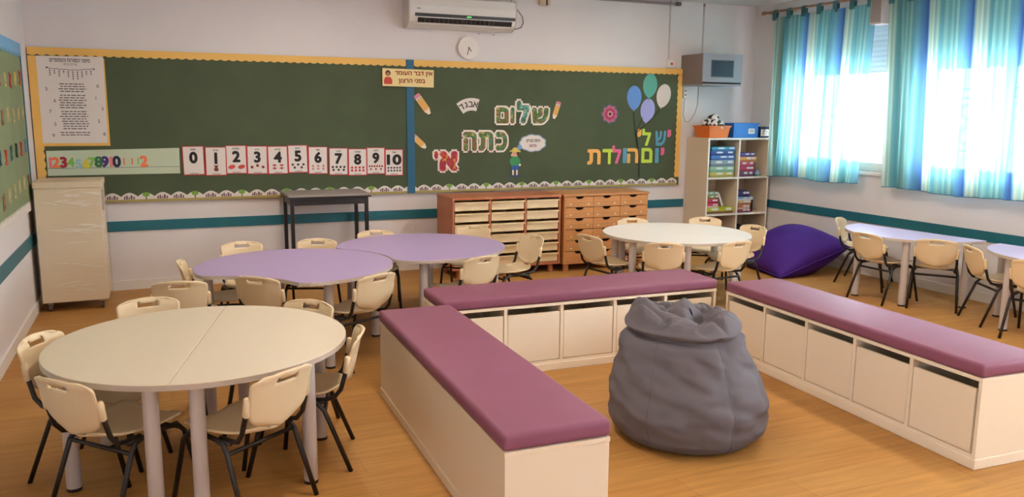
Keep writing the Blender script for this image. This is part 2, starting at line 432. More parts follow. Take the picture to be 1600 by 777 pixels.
# ================================================================== BIG GREEN BOARD
BF = YB-.03            # face of the board
def scallop_strip(x0, x1, zbase, ztip, unit, depth, up=-1):
    """polygon: straight edge at zbase, scalloped edge around ztip"""
    n = max(1, round((x1-x0)/unit)); u = (x1-x0)/n; poly = [(x0, zbase)]
    for k in range(n):
        for q in range(6):
            a = PI*q/6
            poly.append((x0+(k+q/6)*u, ztip+up*depth*math.sin(a)))
    poly += [(x1, ztip), (x1, zbase)]
    return poly
def big_board():
    t = thing('pin_board', 'long dark green felt pin board with yellow scalloped border on back wall', 'board', (0, YB, .79))
    def P(o): o.location = (0, -YB, -.79); return o
    P(Bx(-.93, 2.29, BF, YB-.002, .79, 2.10).build('panel', GREEN, t))
    P(Bx(2.37, 5.53, BF, YB-.002, .79, 2.10).build('panel', GREEN, t))
    P(Bx(2.29, 2.37, BF-.012, YB-.002, .79, 2.10).build('divider', mat('blue_divider', (20, 92, 122), .5), t, bevel=.004))
    P(flat(scallop_strip(-.93, 5.53, 2.10, 2.045, .072, .012), BF, .004).build('top_border', YELLOW, t))
    lp = [(z, x) for x, z in scallop_strip(.88, 2.03, -.93, -.872, .072, -.012)]
    P(flat([(a, b) for a, b in lp], BF, .004).build('side_border', YELLOW, t))
    lp = [(z, x) for x, z in scallop_strip(.88, 2.03, 5.53, 5.475, .072, .012)]
    P(flat(lp, BF, .004).build('side_border', YELLOW, t))
    # lower trim of arches with little houses and trees
    tr = P(flat(scallop_strip(-.44, 5.50, .80, .838, .135, .034, 1), BF, .004).build('bottom_border', PAPER, t))
    g = flat([(-.44, .79), (5.50, .79), (5.50, .812), (-.44, .812)], BF-.004, .001)
    g.build('ground_print', mat('olive_print', (168, 152, 84), .7), tr)
    crown = flat(disc(0, .024, .030, .021, 14), 0, .0012)
    tree = crown.mesh('tree_print'); trunk = flat([(-.005, -.02), (.005, -.02), (.004, .006), (-.004, .006)], 0, .001).mesh('trunk_print')
    hb = MB()
    for a, w, h in ((-.045, .012, .026), (-.028, .014, .034), (-.008, .010, .022), (.008, .016, .036), (.030, .012, .024)):
        hb.prism([(a, -.018), (a+w, -.018), (a+w, h-.018), (a, h-.018)], -.001, 0, 'y')
    house = hb.mesh('house_print')
    GL, TK, HS = mat('leaf_print', (120, 160, 62), .7), mat('trunk_print_brown', (92, 66, 44), .7), mat('house_print_brown', (112, 84, 88), .7)
    n = round((5.50+.44)/.135); u = (5.50+.44)/n
    for k in range(n):
        x = -.44+(k+.5)*u
        if k % 3 == 2:
            o = link('tree_print', tree, GL, tr); o.location = (x, BF-.0042, .83)
            o2 = link('trunk_print', trunk, TK, tr); o2.location = (x, BF-.0042, .83)
        else:
            o = link('house_print', house, HS, tr); o.location = (x, BF-.0042, .832)
big_board()
PY = BF-.0045          # where posters lie

# song poster
def song_poster():
    t = thing('song_poster', 'white song sheet on yellow backing at the left end of the green board', 'poster', (-.62, PY, 1.3))
    def P(o): o.location = (.62, -PY, -1.3); return o
    P(flat([(-.895, 1.285), (-.36, 1.285), (-.36, 2.02), (-.895, 2.02)], PY, .001).build('backing_sheet', YELLOW, t))
    y = PY-.001
    P(flat([(-.868, 1.31), (-.378, 1.31), (-.368, 2.035), (-.868, 2.03)], y, .001).build('sheet', PAPER, t)); y -= .001
    P(text_mb(heb('סיפור המגירות והמספרים'), -.62, 1.998, .030, y, .0006, .012, width=.30).build('title', BLACKP, t))
    P(text_mb(heb('נורית כרמי'), -.62, 1.965, .018, y, .0006, .0, width=.10).build('subtitle', PRINT, t))
    ln = MB(); z = 1.80; k = 0
    for blk in (4, 6, 8, 2):
        for q in range(blk):
            x = -.62-random.uniform(.085, .11)
            end = -.62+random.uniform(.085, .11)
            if blk == 2: x -= .02; end += .02
            while x < end:
                w = min(random.uniform(.018, .045), end-x)
                ln.prism([(x, z), (x+w, z), (x+w, z+.008), (x, z+.008)], y-.0006, y, 'y'); x += w+.007
            z -= .0205
        z -= .012
    P(ln.build('verse_lines', PRINT, t))['kind'] = 'stuff'
    dr = MB()
    dr.tube([(-.79+.034*i, y-.0015, 1.935-.012*math.sin(PI*i/10)-(.004 if i % 2 else 0)) for i in range(11)], .0022, 5)
    for i in range(10):
        x = -.775+.034*i; zt = 1.93-.012*math.sin(PI*i/10); L = random.uniform(.03, .085)
        dr.tube([(x, y-.001, zt), (x, y-.001, zt-L)], .0011, 4)
        for q in range(int(L/.018)): dr.prism(disc(x, zt-.016-q*.018, .0055, .006, 8), y-.0012, y, 'y')
    dr.prism(disc(-.795, 1.937, .009, .007, 10), y-.0012, y, 'y'); dr.prism(disc(-.445, 1.93, .009, .006, 10), y-.0012, y, 'y')
    P(dr.build('bead_garland_drawing', PRINT, t))
    for s, x, z in (('5', -.81, 1.76), ('6', -.755, 1.665), ('7', -.795, 1.575), ('5', -.765, 1.47), ('9', -.785, 1.375), ('0', -.425, 1.79), ('1', -.445, 1.69), ('3', -.40, 1.60), ('2', -.435, 1.495), ('8', -.40, 1.385)):
        P(text_mb(s, x, z, .028, y, .0006, .01).build('digit_print', PRINT, t))
song_poster()

def number_strip():
    t = thing('number_strip', 'long pale green number strip with coloured digits under the song sheet', 'poster', (-.33, PY, 1.04))
    def P(o): o.location = (.33, -PY, -1.04); return o
    P(flat([(-.852, 1.035), (.188, 1.035), (.191, 1.262), (-.851, 1.245)], PY, .001).build('sheet', mat('pale_green_paper', (196, 208, 182), .6), t))
    y = PY-.001
    P(flat([(-.85, 1.095), (.188, 1.095), (.188, 1.0985), (-.85, 1.0985)], y, .0005).build('base_line', PRINT, t))
    cs = dict(p=(232, 120, 130), o=(238, 122, 70), r=(160, 28, 44), g=(130, 190, 80), b=(150, 190, 200), y=(214, 196, 50), G=(50, 120, 64), v=(80, 50, 130), n=(30, 26, 70))
    for s, x, c, h in (('1', -.826, 'p', .088), ('2', -.786, 'o', .09), ('3', -.728, 'r', .095), ('4', -.672, 'g', .08), ('5', -.616, 'b', .08), ('6', -.556, 'y', .085), ('7', -.512, 'g', .08), ('8', -.461, 'G', .095), ('9', -.413, 'v', .098), ('1', -.362, 'p', .088), ('0', -.320, 'n', .10), ('1', -.261, 'o', .06), ('1', -.197, 'o', .06), ('1', -.149, 'g', .06), ('2', -.103, 'o', .098)):
        P(text_mb(s, x, 1.148-(.015 if c in 'by' else 0), h, y, .002, .05 if h > .07 else .01).build('digit', mat('digit_'+c, cs[c], .5), t))
number_strip()

def number_cards():
    data = [(.306, 1.146), (.494, 1.137), (.672, 1.150), (.856, 1.143), (1.042, 1.140), (1.226, 1.148), (1.412, 1.132), (1.606, 1.118), (1.792, 1.109), (1.972, 1.119), (2.156, 1.100)]
    nm = ['אפס', 'אחת', 'שתיים', 'שלוש', 'ארבע', 'חמש', 'שש', 'שבע', 'שמונה', 'תשע', 'עשר']
    pics = ['no pictures', 'one bear', 'two red beans', 'three apples', 'four red mushrooms', 'five small dark pictures', 'six faint flowers', 'seven small black pictures', 'eight red dots', 'nine small red dots', 'ten small black pictures']
    pc = [None, (120, 40, 40), (200, 70, 60), (120, 30, 38), (175, 45, 50), (60, 50, 56), (196, 140, 140), (50, 44, 48), (190, 50, 50), (150, 40, 46), (40, 36, 40)]
    rows = [[], [1], [2], [3], [2, 2], [3, 2], [3, 3], [4, 3], [4, 4], [6, 3], [5, 5]]
    words = 'zero one two three four five six seven eight nine ten'.split()
    for i, (x, z) in enumerate(data):
        y = PY-.0008*(i % 2)
        t = thing('number_card', 'red edged number card with a black %d and %s' % (i, pics[i]), 'card', (x, y, z-.13), 0, 'number cards on the green board')
        def P(o): return o
        w, h = .184, .26; zc = .13
        tilt = random.uniform(-.012, .012)
        b = flat([(-w/2, zc-h/2), (w/2, zc-h/2), (w/2, zc+h/2), (-w/2, zc+h/2)], 0, .001).build('red_backing', RED, t)
        flat([(-w/2+.008, zc-h/2+.008), (w/2-.008, zc-h/2+.008), (w/2-.008, zc+h/2-.006), (-w/2+.008, zc+h/2-.006)], -.001, .0008).build('card_face', PAPER, t)
        yy = -.0018
        text_mb(heb(nm[i]), 0, zc+.100, .015, yy, .0006, .02).build('word', BLACKP, t)
        text_mb(str(i), 0, zc+.028, .105, yy, .0006, .05, width=.150 if i == 10 else None).build('numeral', BLACKP, t)
        zz = zc-.052
        for r, n in enumerate(rows[i]):
            big = {1: .022, 2: .02, 3: .014}.get(i, .012 if i < 9 else .010)
            for q in range(n):
                px = (q-(n-1)/2)*(.148/max(n, 2.3) if i != 2 else .085)
                p = MB()
                c = (px, zz-(0 if i != 3 or q != 1 else -.014))
                if i == 1:
                    p.prism(disc(0, zz-.022, .021, .017, 14), yy-.0005, yy, 'y'); p.prism(disc(0, zz+.002, .014, .013, 12), yy-.0007, yy, 'y')
                    p.prism(disc(-.013, zz+.014, .006, .006, 8), yy-.0007, yy, 'y'); p.prism(disc(.013, zz+.014, .006, .006, 8), yy-.0007, yy, 'y')
                elif i == 4:
                    p.prism([(px+.02*math.cos(PI*k/10), zz+.014*math.sin(PI*k/10)) for k in range(11)], yy-.0005, yy, 'y'); p.box(px-.005, px+.005, yy-.0005, yy, zz-.009, zz)
                elif i == 2: p.prism(disc(c[0], c[1]-.014, .032, .019, 16, .25), yy-.0005, yy, 'y')
                else: p.prism(disc(c[0], c[1]-(.012 if i == 3 else 0), big, big*.95, 10), yy-.0005, yy, 'y')
                p.build('picture', mat('picture_%d' % i, pc[i], .6), t)
            zz -= .028
        flat([(-.035, zc-.117), (.035, zc-.117), (.035, zc-.112), (-.035, zc-.112)], yy, .0004).build('caption', PRINT, t)
        t.rotation_euler = (0, tilt, 0)
number_cards()

def motto_sign():
    t = thing('motto_sign', 'cream sign with red Hebrew motto and a child picture above blue divider', 'sign', (2.31, BF-.005, 1.84))
    def P(o): o.location = (-2.31, -(BF-.005), -1.84); return o
    y = BF-.014
    P(MB().prism([(2.05, 1.842), (2.568, 1.835), (2.57, 2.005), (2.052, 2.01)], y-.006, y+.0015, 'y').build('plate', mat('cream_sign', (236, 214, 150), .5), t)); y -= .006
    RT = mat('sign_red', (150, 26, 20), .6)
    P(text_mb(heb('אין דבר העומד'), 2.365, 1.962, .052, y, .001, .028, width=.38).build('lettering', RT, t))
    P(text_mb(heb('בפני הרצון'), 2.345, 1.888, .052, y, .001, .028, width=.27).build('lettering', RT, t))
    P(flat(disc(2.105, 1.965, .026, .028), y, .001).build('child_hair', mat('hair_print', (70, 44, 36), .7), t))
    P(flat(disc(2.105, 1.955, .017, .020), y-.001, .0008).build('child_face', mat('face_print', (176, 116, 88), .7), t))
    P(flat([(2.066, 1.86), (2.145, 1.86), (2.147, 1.90), (2.13, 1.928), (2.08, 1.928), (2.064, 1.90)], y, .001).build('child_shirt', mat('shirt_print', (200, 70, 58), .7), t))
motto_sign()

# pencils
def pencil(p, q, w, label):
    t = thing('pencil_cutout', label, 'cutout', (q[0], PY, q[1]), 0, 'paper pencils on the green board')
    d = Vector((p[0]-q[0], p[1]-q[1])); L = d.length; d.normalize(); n = Vector((-d.y, d.x))
    def poly(a): return [tuple(d*(l*L)+n*(s*w/2)) for l, s in a]
    flat(poly([(.30, -1), (.80, -1), (.80, 1), (.30, 1)]), 0, .002).build('barrel', mat('pencil_yellow', (222, 168, 92), .6), t)
    flat(poly([(.80, -1), (.87, -1), (.87, 1), (.80, 1)]), 0, .0022).build('ferrule', mat('pencil_grey', (196, 190, 190), .5), t)
    flat(poly([(.87, -1), (.97, -1), (1, -.6), (1, .6), (.97, 1), (.87, 1)]), 0, .002).build('eraser', mat('pencil_pink', (206, 120, 138), .6), t)
    flat(poly([(.30, -1), (.30, 1), (.10, .35), (.10, -.35)]), 0, .002).build('sharpened_wood', mat('pencil_wood', (236, 222, 196), .6), t)
    flat(poly([(.10, -.35), (.10, .35), (0, 0)]), 0, .002).build('lead', BLACKP, t)
pencil((2.39, 1.765), (2.545, 1.555), .068, 'large paper pencil just right of the blue divider, upper of two')
pencil((2.352, 1.362), (2.500, 1.225), .058, 'smaller paper pencil leaning beside the blue divider, lower of two')
pencil((3.966, 1.715), (3.900, 1.515), .055, 'paper pencil right of the big multicoloured greeting letters')

# alphabet fan
def fan():
    t = thing('alphabet_fan', 'white arched paper with four black Hebrew letters on green board', 'cutout', (2.93, PY, 1.6))
    c = (.05, -.20); r0, r1 = .16, .285; a0, a1 = math.radians(128), math.radians(72)
    arc = [a0+(a1-a0)*i/12 for i in range(13)]
    poly = [(c[0]+r1*math.cos(a), c[1]+r1*math.sin(a)) for a in arc]+[(c[0]+r0*math.cos(a), c[1]+r0*math.sin(a)) for a in arc[::-1]]
    flat([(x*.95, z+.055) for x, z in poly], 0, .002).build('sheet', PAPER, t)
    for i, s in enumerate('דגבא'):
        a = a0+(a1-a0)*(i+.5)/4; r = .223
        text_mb(s, (c[0]+r*math.cos(a))*.95, c[1]+r*math.sin(a)+.055, .058, -.002, .0006, .012, rot=a-PI/2).build('letter', BLACKP, t)
fan()

# big decorated greeting letters
MG = mottled('leafy_print', [(66, 96, 40), (96, 120, 44), (52, 104, 62), (140, 84, 44), (74, 128, 84), (170, 160, 90)], 45)
MR = mottled('red_flower_print', [(168, 38, 44), (190, 60, 44), (150, 30, 60), (206, 140, 60), (176, 46, 52)], 40)
MT = mottled('teal_leaf_print', [(60, 120, 110), (90, 150, 140), (60, 104, 62), (150, 190, 180), (70, 128, 100)], 45)
def greeting(word, boxes, label, mats):
    x0 = min(b[0] for b in boxes); z0 = min(b[1] for b in boxes)
    t = thing('greeting_word', label, 'lettering', (x0, PY, z0))
    bord = MB()
    for s, (xa, za, xb, zb), m in zip(word, boxes, mats):
        g = .018
        asp = text_mesh(s, .03)[2]
        text_mb(s, (xa+xb)/2-x0, (za+zb)/2-z0, zb-za+2*g, 0, .0018, .13, width=xb-xa+2*g, mb=bord)
    bo = bord.build('white_outline', mat('outline_paper', (238, 222, 214), .6), t)
    for s, (xa, za, xb, zb), m in zip(word, boxes, mats):
        text_mb(s, (xa+xb)/2-x0, (za+zb)/2-z0, zb-za, -.0018, .0012, .07, width=xb-xa).build('letter', m, t)
greeting('םולש', [(3.245, 1.485, 3.385, 1.65), (3.405, 1.485, 3.45, 1.65), (3.475, 1.485, 3.62, 1.72), (3.65, 1.485, 3.845, 1.65)], 'big leafy patterned Hebrew greeting word of four letters, upper row on board', [MG, MG, MT, MG])
greeting('התכ', [(2.885, 1.205, 3.03, 1.40), (3.05, 1.205, 3.215, 1.40), (3.245, 1.205, 3.37, 1.40)], 'big green patterned Hebrew word of three letters, second row on board', [MG, MG, MG])
greeting("'א", [(2.572, 1.13, 2.615, 1.205), (2.625, 1.005, 2.825, 1.205)], 'big red patterned Hebrew letter alef with apostrophe near the blue divider', [MR, MR])

def cloud():
    t = thing('cloud_cutout', 'white cloud shaped paper note beside the paper boy', 'cutout', (3.665, PY, 1.19))
    pts = []
    for i in range(64):
        a = 2*PI*i/64; r = 1+.09*abs(math.sin(a*4.5)); pts.append((.135*r*math.cos(a), .09+.078*r*math.sin(a)))
    b = [(x*1.1, .09+(z-.09)*1.12) for x, z in pts]
    flat(b, 0, .001).build('blue_shade', mat('cloud_shade', (150, 160, 190), .6), t)
    flat(pts, -.001, .001).build('sheet', PAPER, t)
    text_mb(heb('כיתת חברים'), .005, .115, .030, -.002, .0006, .02, width=.16).build('lettering', BLACKP, t)
    text_mb(heb('וחדשה'), .0, .062, .028, -.002, .0006, .02, width=.085).build('lettering', mat('magenta_print', (130, 50, 90), .6), t)
    flat(disc(-.155, .045, .022, .03), 0, .0015).build('blue_drop', mat('drop_blue', (110, 150, 200), .5), t)
cloud()

def boy():
    t = thing('boy_cutout', 'paper cut-out boy in yellow hat, green shirt and blue shorts', 'cutout', (3.462, PY, .925))
    def p(poly, m, n, l=0): return flat(poly, -.0006*l, .0012).build(n, m, t)
    sk = mat('skin_print', (216, 168, 140), .7); gr = mat('shirt_green', (58, 140, 84), .7); bl = mat('shorts_blue', (52, 92, 170), .7)
    p([(.02, .13), (.066, .135), (.07, .20), (.03, .215)], mat('bag_print', (52, 56, 66), .7), 'backpack')
    p([(-.045, .12), (.040, .12), (.045, .20), (.02, .225), (-.03, .225), (-.05, .19)], gr, 'shirt', 1)
    p([(-.042, .075), (-.004, .075), (0, .09), (.006, .075), (.044, .075), (.042, .122), (-.044, .122)], bl, 'shorts', 2)
    for s in (-1, 1):
        p([(s*.022-.009, .02), (s*.022+.009, .02), (s*.022+.010, .078), (s*.022-.010, .078)], mat('sock_print', (230, 222, 214), .7), 'leg', 1)
        p(disc(s*.034, .012, .026, .012, 14), mat('shoe_print', (62, 66, 130), .7), 'shoe', 2)
        p([(s*.04, .20), (s*.062, .19), (s*.060, .135), (s*.045, .135)], gr, 'sleeve', 2)
    p(disc(0, .248, .036, .034), sk, 'face', 2)
    p(disc(-.035, .232, .014, .016, 12), sk, 'hand', 3)
    p(disc(.055, .128, .013, .013, 12), mat('sock_print', (230, 222, 214), .7), 'hand', 3)
    p(disc(.03, .25, .012, .024, 12), mat('hair_print', (70, 44, 36), .7), 'hair', 3)
    hat = mat('hat_yellow', (222, 200, 96), .7)
    p([(-.065, .268), (.065, .262), (.06, .275), (.034, .284)]+[(.034*math.cos(a), .284+.028*math.sin(a)) for a in [PI*k/8 for k in range(1, 8)]]+[(-.034, .284), (-.06, .280)], hat, 'hat', 4)
    p(disc(-.010, .252, .0035, .004, 8), BLACKP, 'eye', 4); p(disc(.010, .252, .0035, .004, 8), BLACKP, 'eye', 4)
boy()

def flower():
    t = thing('flower_cutout', 'round pink and crimson paper flower on the green board', 'cutout', (4.592, PY, 1.49))
    cs = [((70, 96, 110), .112, 8), ((186, 92, 122), .095, 9), ((160, 44, 80), .066, 8), ((206, 130, 140), .040, 7)]
    for k, (c, r, n) in enumerate(cs):
        for q in range(n):
            a = 2*PI*(q+.5*(k % 2))/n
            flat(disc(r*.66*math.cos(a), .10+r*.66*math.sin(a), r*.36, r*.30, 12, a), -.001*k, .0012).build('petal', mat('petal_%d' % k, c, .6), t)
    flat(disc(0, .10, .016, .016, 12), -.004, .0015).build('flower_centre', BLACKP, t)
flower()

def balloons():
    data = [(4.895, 1.776, (96, 140, 206), 'blue', 0), (5.097, 1.912, (92, 170, 150), 'sea green', -.1), (5.279, 1.803, (222, 206, 196), 'pale cream', -.25), (5.075, 1.638, (160, 158, 214), 'lavender', -.15)]
    knot = (4.925, 1.38); foot = (4.988, .885)
    for x, z, c, nm, rot in data:
        rx, rz = .093, .125
        t = thing('paper_balloon', '%s paper balloon pinned above the birthday lettering' % nm, 'balloon', (x, PY, z), rot and 0, 'paper balloons')
        pts = []
        for i in range(40):
            a = 2*PI*i/40; k = 1-.20*max(0, -math.sin(a))**2
            px, pz = rx*k*math.cos(a), (rz if math.sin(a) > 0 else rz*1.12)*math.sin(a)
            pts.append((px*math.cos(rot)-pz*math.sin(rot), px*math.sin(rot)+pz*math.cos(rot)))
        m = mat('balloon_'+nm.replace(' ', '_'), c, .45)
        # slightly domed sheet
        vs = [(0, -.010, 0)]
        for f, d in ((.4, .009), (.75, .006), (1, .0015)): vs += [(px*f, -d, pz*f) for px, pz in pts]
        fs = [(0, 1+(i+1) % 40, 1+i) for i in range(40)]
        for r in range(2):
            for i in range(40):
                j = (i+1) % 40; fs.append((1+r*40+i, 1+r*40+j, 1+(r+1)*40+j, 1+(r+1)*40+i))
        MB().add(vs, fs).build('balloon_sheet', m, t, smooth=True)
        bz = -rz*1.12; bx = -bz*math.sin(rot)*1.0; bz = bz*math.cos(rot)
        flat([(bx-.012, bz-.014), (bx+.012, bz-.014), (bx, bz+.006)], -.0005, .002).build('knot', m, t)
        p0 = Vector((bx, -.002, bz-.012)); p1 = Vector((knot[0]-x, -.002, knot[1]-z))
        mid = (p0+p1)/2+Vector((.03 if x > 5 else -.012, 0, 0))
        MB().tube([p0.lerp(mid, k/5).lerp(mid.lerp(p1, k/5), k/5) for k in range(6)], .0035, 5).build('string', BLACK, t)
    st = [(knot[0]+(foot[0]-knot[0])*k/10+.02*math.sin(PI*k/10), PY-.003, knot[1]+(foot[1]-knot[1])*k/10) for k in range(11)]
    tag(MB().tube(st, .0065, 6).build('balloon_string', mat('navy_cord', (24, 30, 44), .6), None), 'thick dark cord hanging from the paper balloons down the board', 'string')
balloons()

def birthday():
    R1 = [('י', 5.372, 1.378, .085, 'pink', 'upper'), ('ש', 5.258, 1.322, .168, 'blue', 'upper'), ('ל', 5.071, 1.335, .19, 'lime', 'upper'), ('י', 4.977, 1.383, .085, 'orange', 'upper'),
          ('י', 5.290, 1.175, .085, 'pink', 'lower'), ('ו', 5.216, 1.130, .168, 'blue', 'lower'), ('ם', 5.084, 1.132, .168, 'lime', 'lower'), ('ה', 4.899, 1.132, .168, 'orange', 'lower'),
          ('ו', 4.795, 1.134, .168, 'blue', 'lower'), ('ל', 4.690, 1.146, .20, 'pink', 'lower'), ('ד', 4.574, 1.126, .168, 'lime', 'lower'), ('ת', 4.406, 1.125, .168, 'orange', 'lower')]
    wid = dict(zip('ישלוםהדת', (.05, .145, .115, .05, .145, .145, .125, .165)))
    cs = dict(pink=(222, 100, 140), blue=(86, 150, 176), lime=(190, 214, 70), orange=(236, 172, 84))
    nth = 'first second third fourth fifth sixth seventh eighth'.split(); cnt = dict(upper=0, lower=0)
    for s, x, z, h, c, row in R1:
        o = text_mb(s, 0, h/2, h, 0, .003, .035, width=wid[s]).build('letter_cutout', mat('letter_'+c, cs[c], .55))
        o.location = (x, PY, z-h/2)
        tag(o, '%s paper Hebrew letter, %s from the right in the %s birthday line' % (c, nth[cnt[row]], row), 'letter', 'birthday letters'); cnt[row] += 1
birthday()

# ================================================================== LEFT WALL BOARD
def left_board():
    y0, y1, z0, z1 = 3.0, 7.47, .82, 2.09; xf = XL+.02
    t = thing('side_board', 'light green pin board with blue border on the left wall', 'board', (XL, y0, z0))
    def P(o): o.location = (-XL, -y0, -z0); return o
    P(Bx(XL+.002, xf, y0, y1, z0, z1).build('panel', LGREEN, t))
    def zig(a, b, base, tip, u, d):
        n = round((b-a)/u); pts = [(a, base)]
        for k in range(n): pts += [(a+(k+.05)*(b-a)/n, tip), (a+(k+.5)*(b-a)/n, tip+d), (a+(k+.95)*(b-a)/n, tip)]
        return pts+[(b, base)]
    P(MB().prism(zig(y0, y1, z1, z1-.075, .07, -.035), xf, xf+.004, 'x').build('top_border', BLUEB, t))
    P(MB().prism([(b, a) for a, b in zig(z0, z1, y1, y1-.015, .30, -.012)], xf, xf+.004, 'x').build('side_border', BLUEB, t))
    P(MB().prism(zig(y0, y1, z0, z0+.045, .07, .03), xf, xf+.004, 'x').build('bottom_border', PAPER, t))
    P(MB().box(xf, xf+.003, y1-.05, y1-.028, z0, z1).build('dark_edge_strip', mat('dark_strip', (34, 58, 60), .7), t))  # narrow dark strip along the end nearest the corner
    cols = dict(red=(186, 56, 44), yellow=(206, 190, 90), tan=(190, 176, 124), teal=(52, 96, 104), black=(44, 54, 50), blue=(96, 136, 170), brown=(150, 104, 74))
    rows = [('top', 1.80, ['red', 'yellow', 'red', 'tan', 'red', 'yellow', 'tan']), ('second', 1.55, ['tan', 'tan', 'tan', 'tan', 'brown', 'tan', 'tan']),
            ('third', 1.29, ['blue', 'red', 'black', 'teal', 'red', 'teal', 'black']), ('bottom', 1.03, ['brown', 'tan', 'tan', 'tan', 'tan', 'brown', 'tan'])]
    nth = 'first second third fourth fifth sixth seventh'.split()
    L = 'אבגדהוזחטיכלמנסעפצקרשת'; k = 0
    for nm, z, cl in rows:
        for i, c in enumerate(cl):
            y = 7.30-.235*i; zz = z+.03-.008*i+random.uniform(-.012, .012)
            o = text_mb('א' if k % 3 else 'צ', 0, .05, .10, 0, .004, .03, wall='left', rot=random.uniform(-.2, .2)).build('letter_card', mat('card_'+c, cols[c], .6))
            o.location = (xf, y, zz-.06); k += 1
            tag(o, '%s paper letter, %s from the corner in the %s row of the left board' % (c, nth[i], nm), 'letter', 'paper letters on the left board')
left_board()

# ================================================================== CHAIRS
def chair_proto():
    t = bpy.data.objects.new('school_chair', None); COL.objects.link(t)
    # seat shell
    def seat(u, v):
        x = (u*2-1); yy = -.205+.385*v
        w = .155+.02*v-(.05*(1-v)**3 if v < .5 else 0)-.045*max(0, v-.85)/.15*abs(x)**2
        hw = w*(math.sqrt(max(.0, 1-max(0, (.22-v)/.24)**2)) if v < .22 else (1 if v < .9 else math.sqrt(max(0.05, 1-((v-.9)/.12)**2))))
        z = .348+.018*abs(x)**3-.012*math.sin(PI*min(1, v*1.1))-.022*max(0, (v-.8)/.2)**2+.012*max(0, (.2-v)/.2)
        return (x*hw, yy, z)
    MB().grid(seat, 17, 22).build('seat', CHAIRM, t, smooth=True, solid=.010)
    # backrest shell with a hand slot
    nu, nv = 25, 26
    def backpt(u, v):
        x = u*2-1
        if v < .45: hw = .150*(1-(1-v/.45)**2.4)**.5*.78+.150*.22*min(1, v*3+.5)
        elif v > .86: hw = .156-.05*(1-math.sqrt(max(0, 1-((v-.86)/.14)**2)))
        else: hw = .150+.006*(v-.45)/.41
        z = .378+.232*v-.012*abs(x)**2.5*max(0, (v-.7)/.3)
        y = -.205-.055*v-.010*max(0, (v-.85)/.15)-.030*(1-x*x)
        return (x*hw, y, z)
    b = MB(); b.grid(backpt, nu, nv)
    keep = []
    for f in b.f:
        c = [sum(b.v[i][k] for i in f)/4 for k in range(3)]
        if .5635 < c[2] < .5865 and abs(c[0]) < .048: continue
        keep.append(f)
    b.f = keep
    bk = b.build('backrest', CHAIRM, t, smooth=True, solid=.010)
    for s in (-1, 1):
        MB().tube([(s*.154, -.216, .448), (s*.154, -.219, .454), (s*.154, -.229, .520), (s*.154, -.231, .526)], [.009, .0145, .0145, .010], 10).build('socket', CHAIRM, bk, smooth=True)
    r = .0105
    for s in (-1, 1):
        MB().tube([(s*.155, -.226, .50), (s*.155, -.214, .44), (s*.156, -.195, .375), (s*.152, -.165, .338), (s*.145, -.12, .327), (s*.14, -.05, .326)], r, 8).build('back_post', BLACK, t, smooth=True)
        MB().tube([(s*.185, -.232, 0), (s*.176, -.155, .20), (s*.172, -.122, .285), (s*.166, -.095, .315), (s*.158, -.05, .322), (s*.15, .01, .322)], r, 8).build('leg', BLACK, t, smooth=True)
        MB().tube([(s*.182, .215, 0), (s*.172, .165, .20), (s*.168, .145, .285), (s*.162, .12, .315), (s*.155, .07, .322), (s*.15, .01, .322)], r, 8).build('leg', BLACK, t, smooth=True)
        MB().tube([(s*.15, -.12, .318), (s*.148, .13, .318)], .009, 6).build('seat_rail', BLACK, t, smooth=True)
    MB().tube([(-.172, -.124, .283), (.172, -.124, .283)], .009, 8).build('crossbar', BLACK, t, smooth=True)
    MB().tube([(-.165, .13, .300), (.165, .13, .300)], .008, 8).build('crossbar', BLACK, t, smooth=True)
    return t
CH = chair_proto()
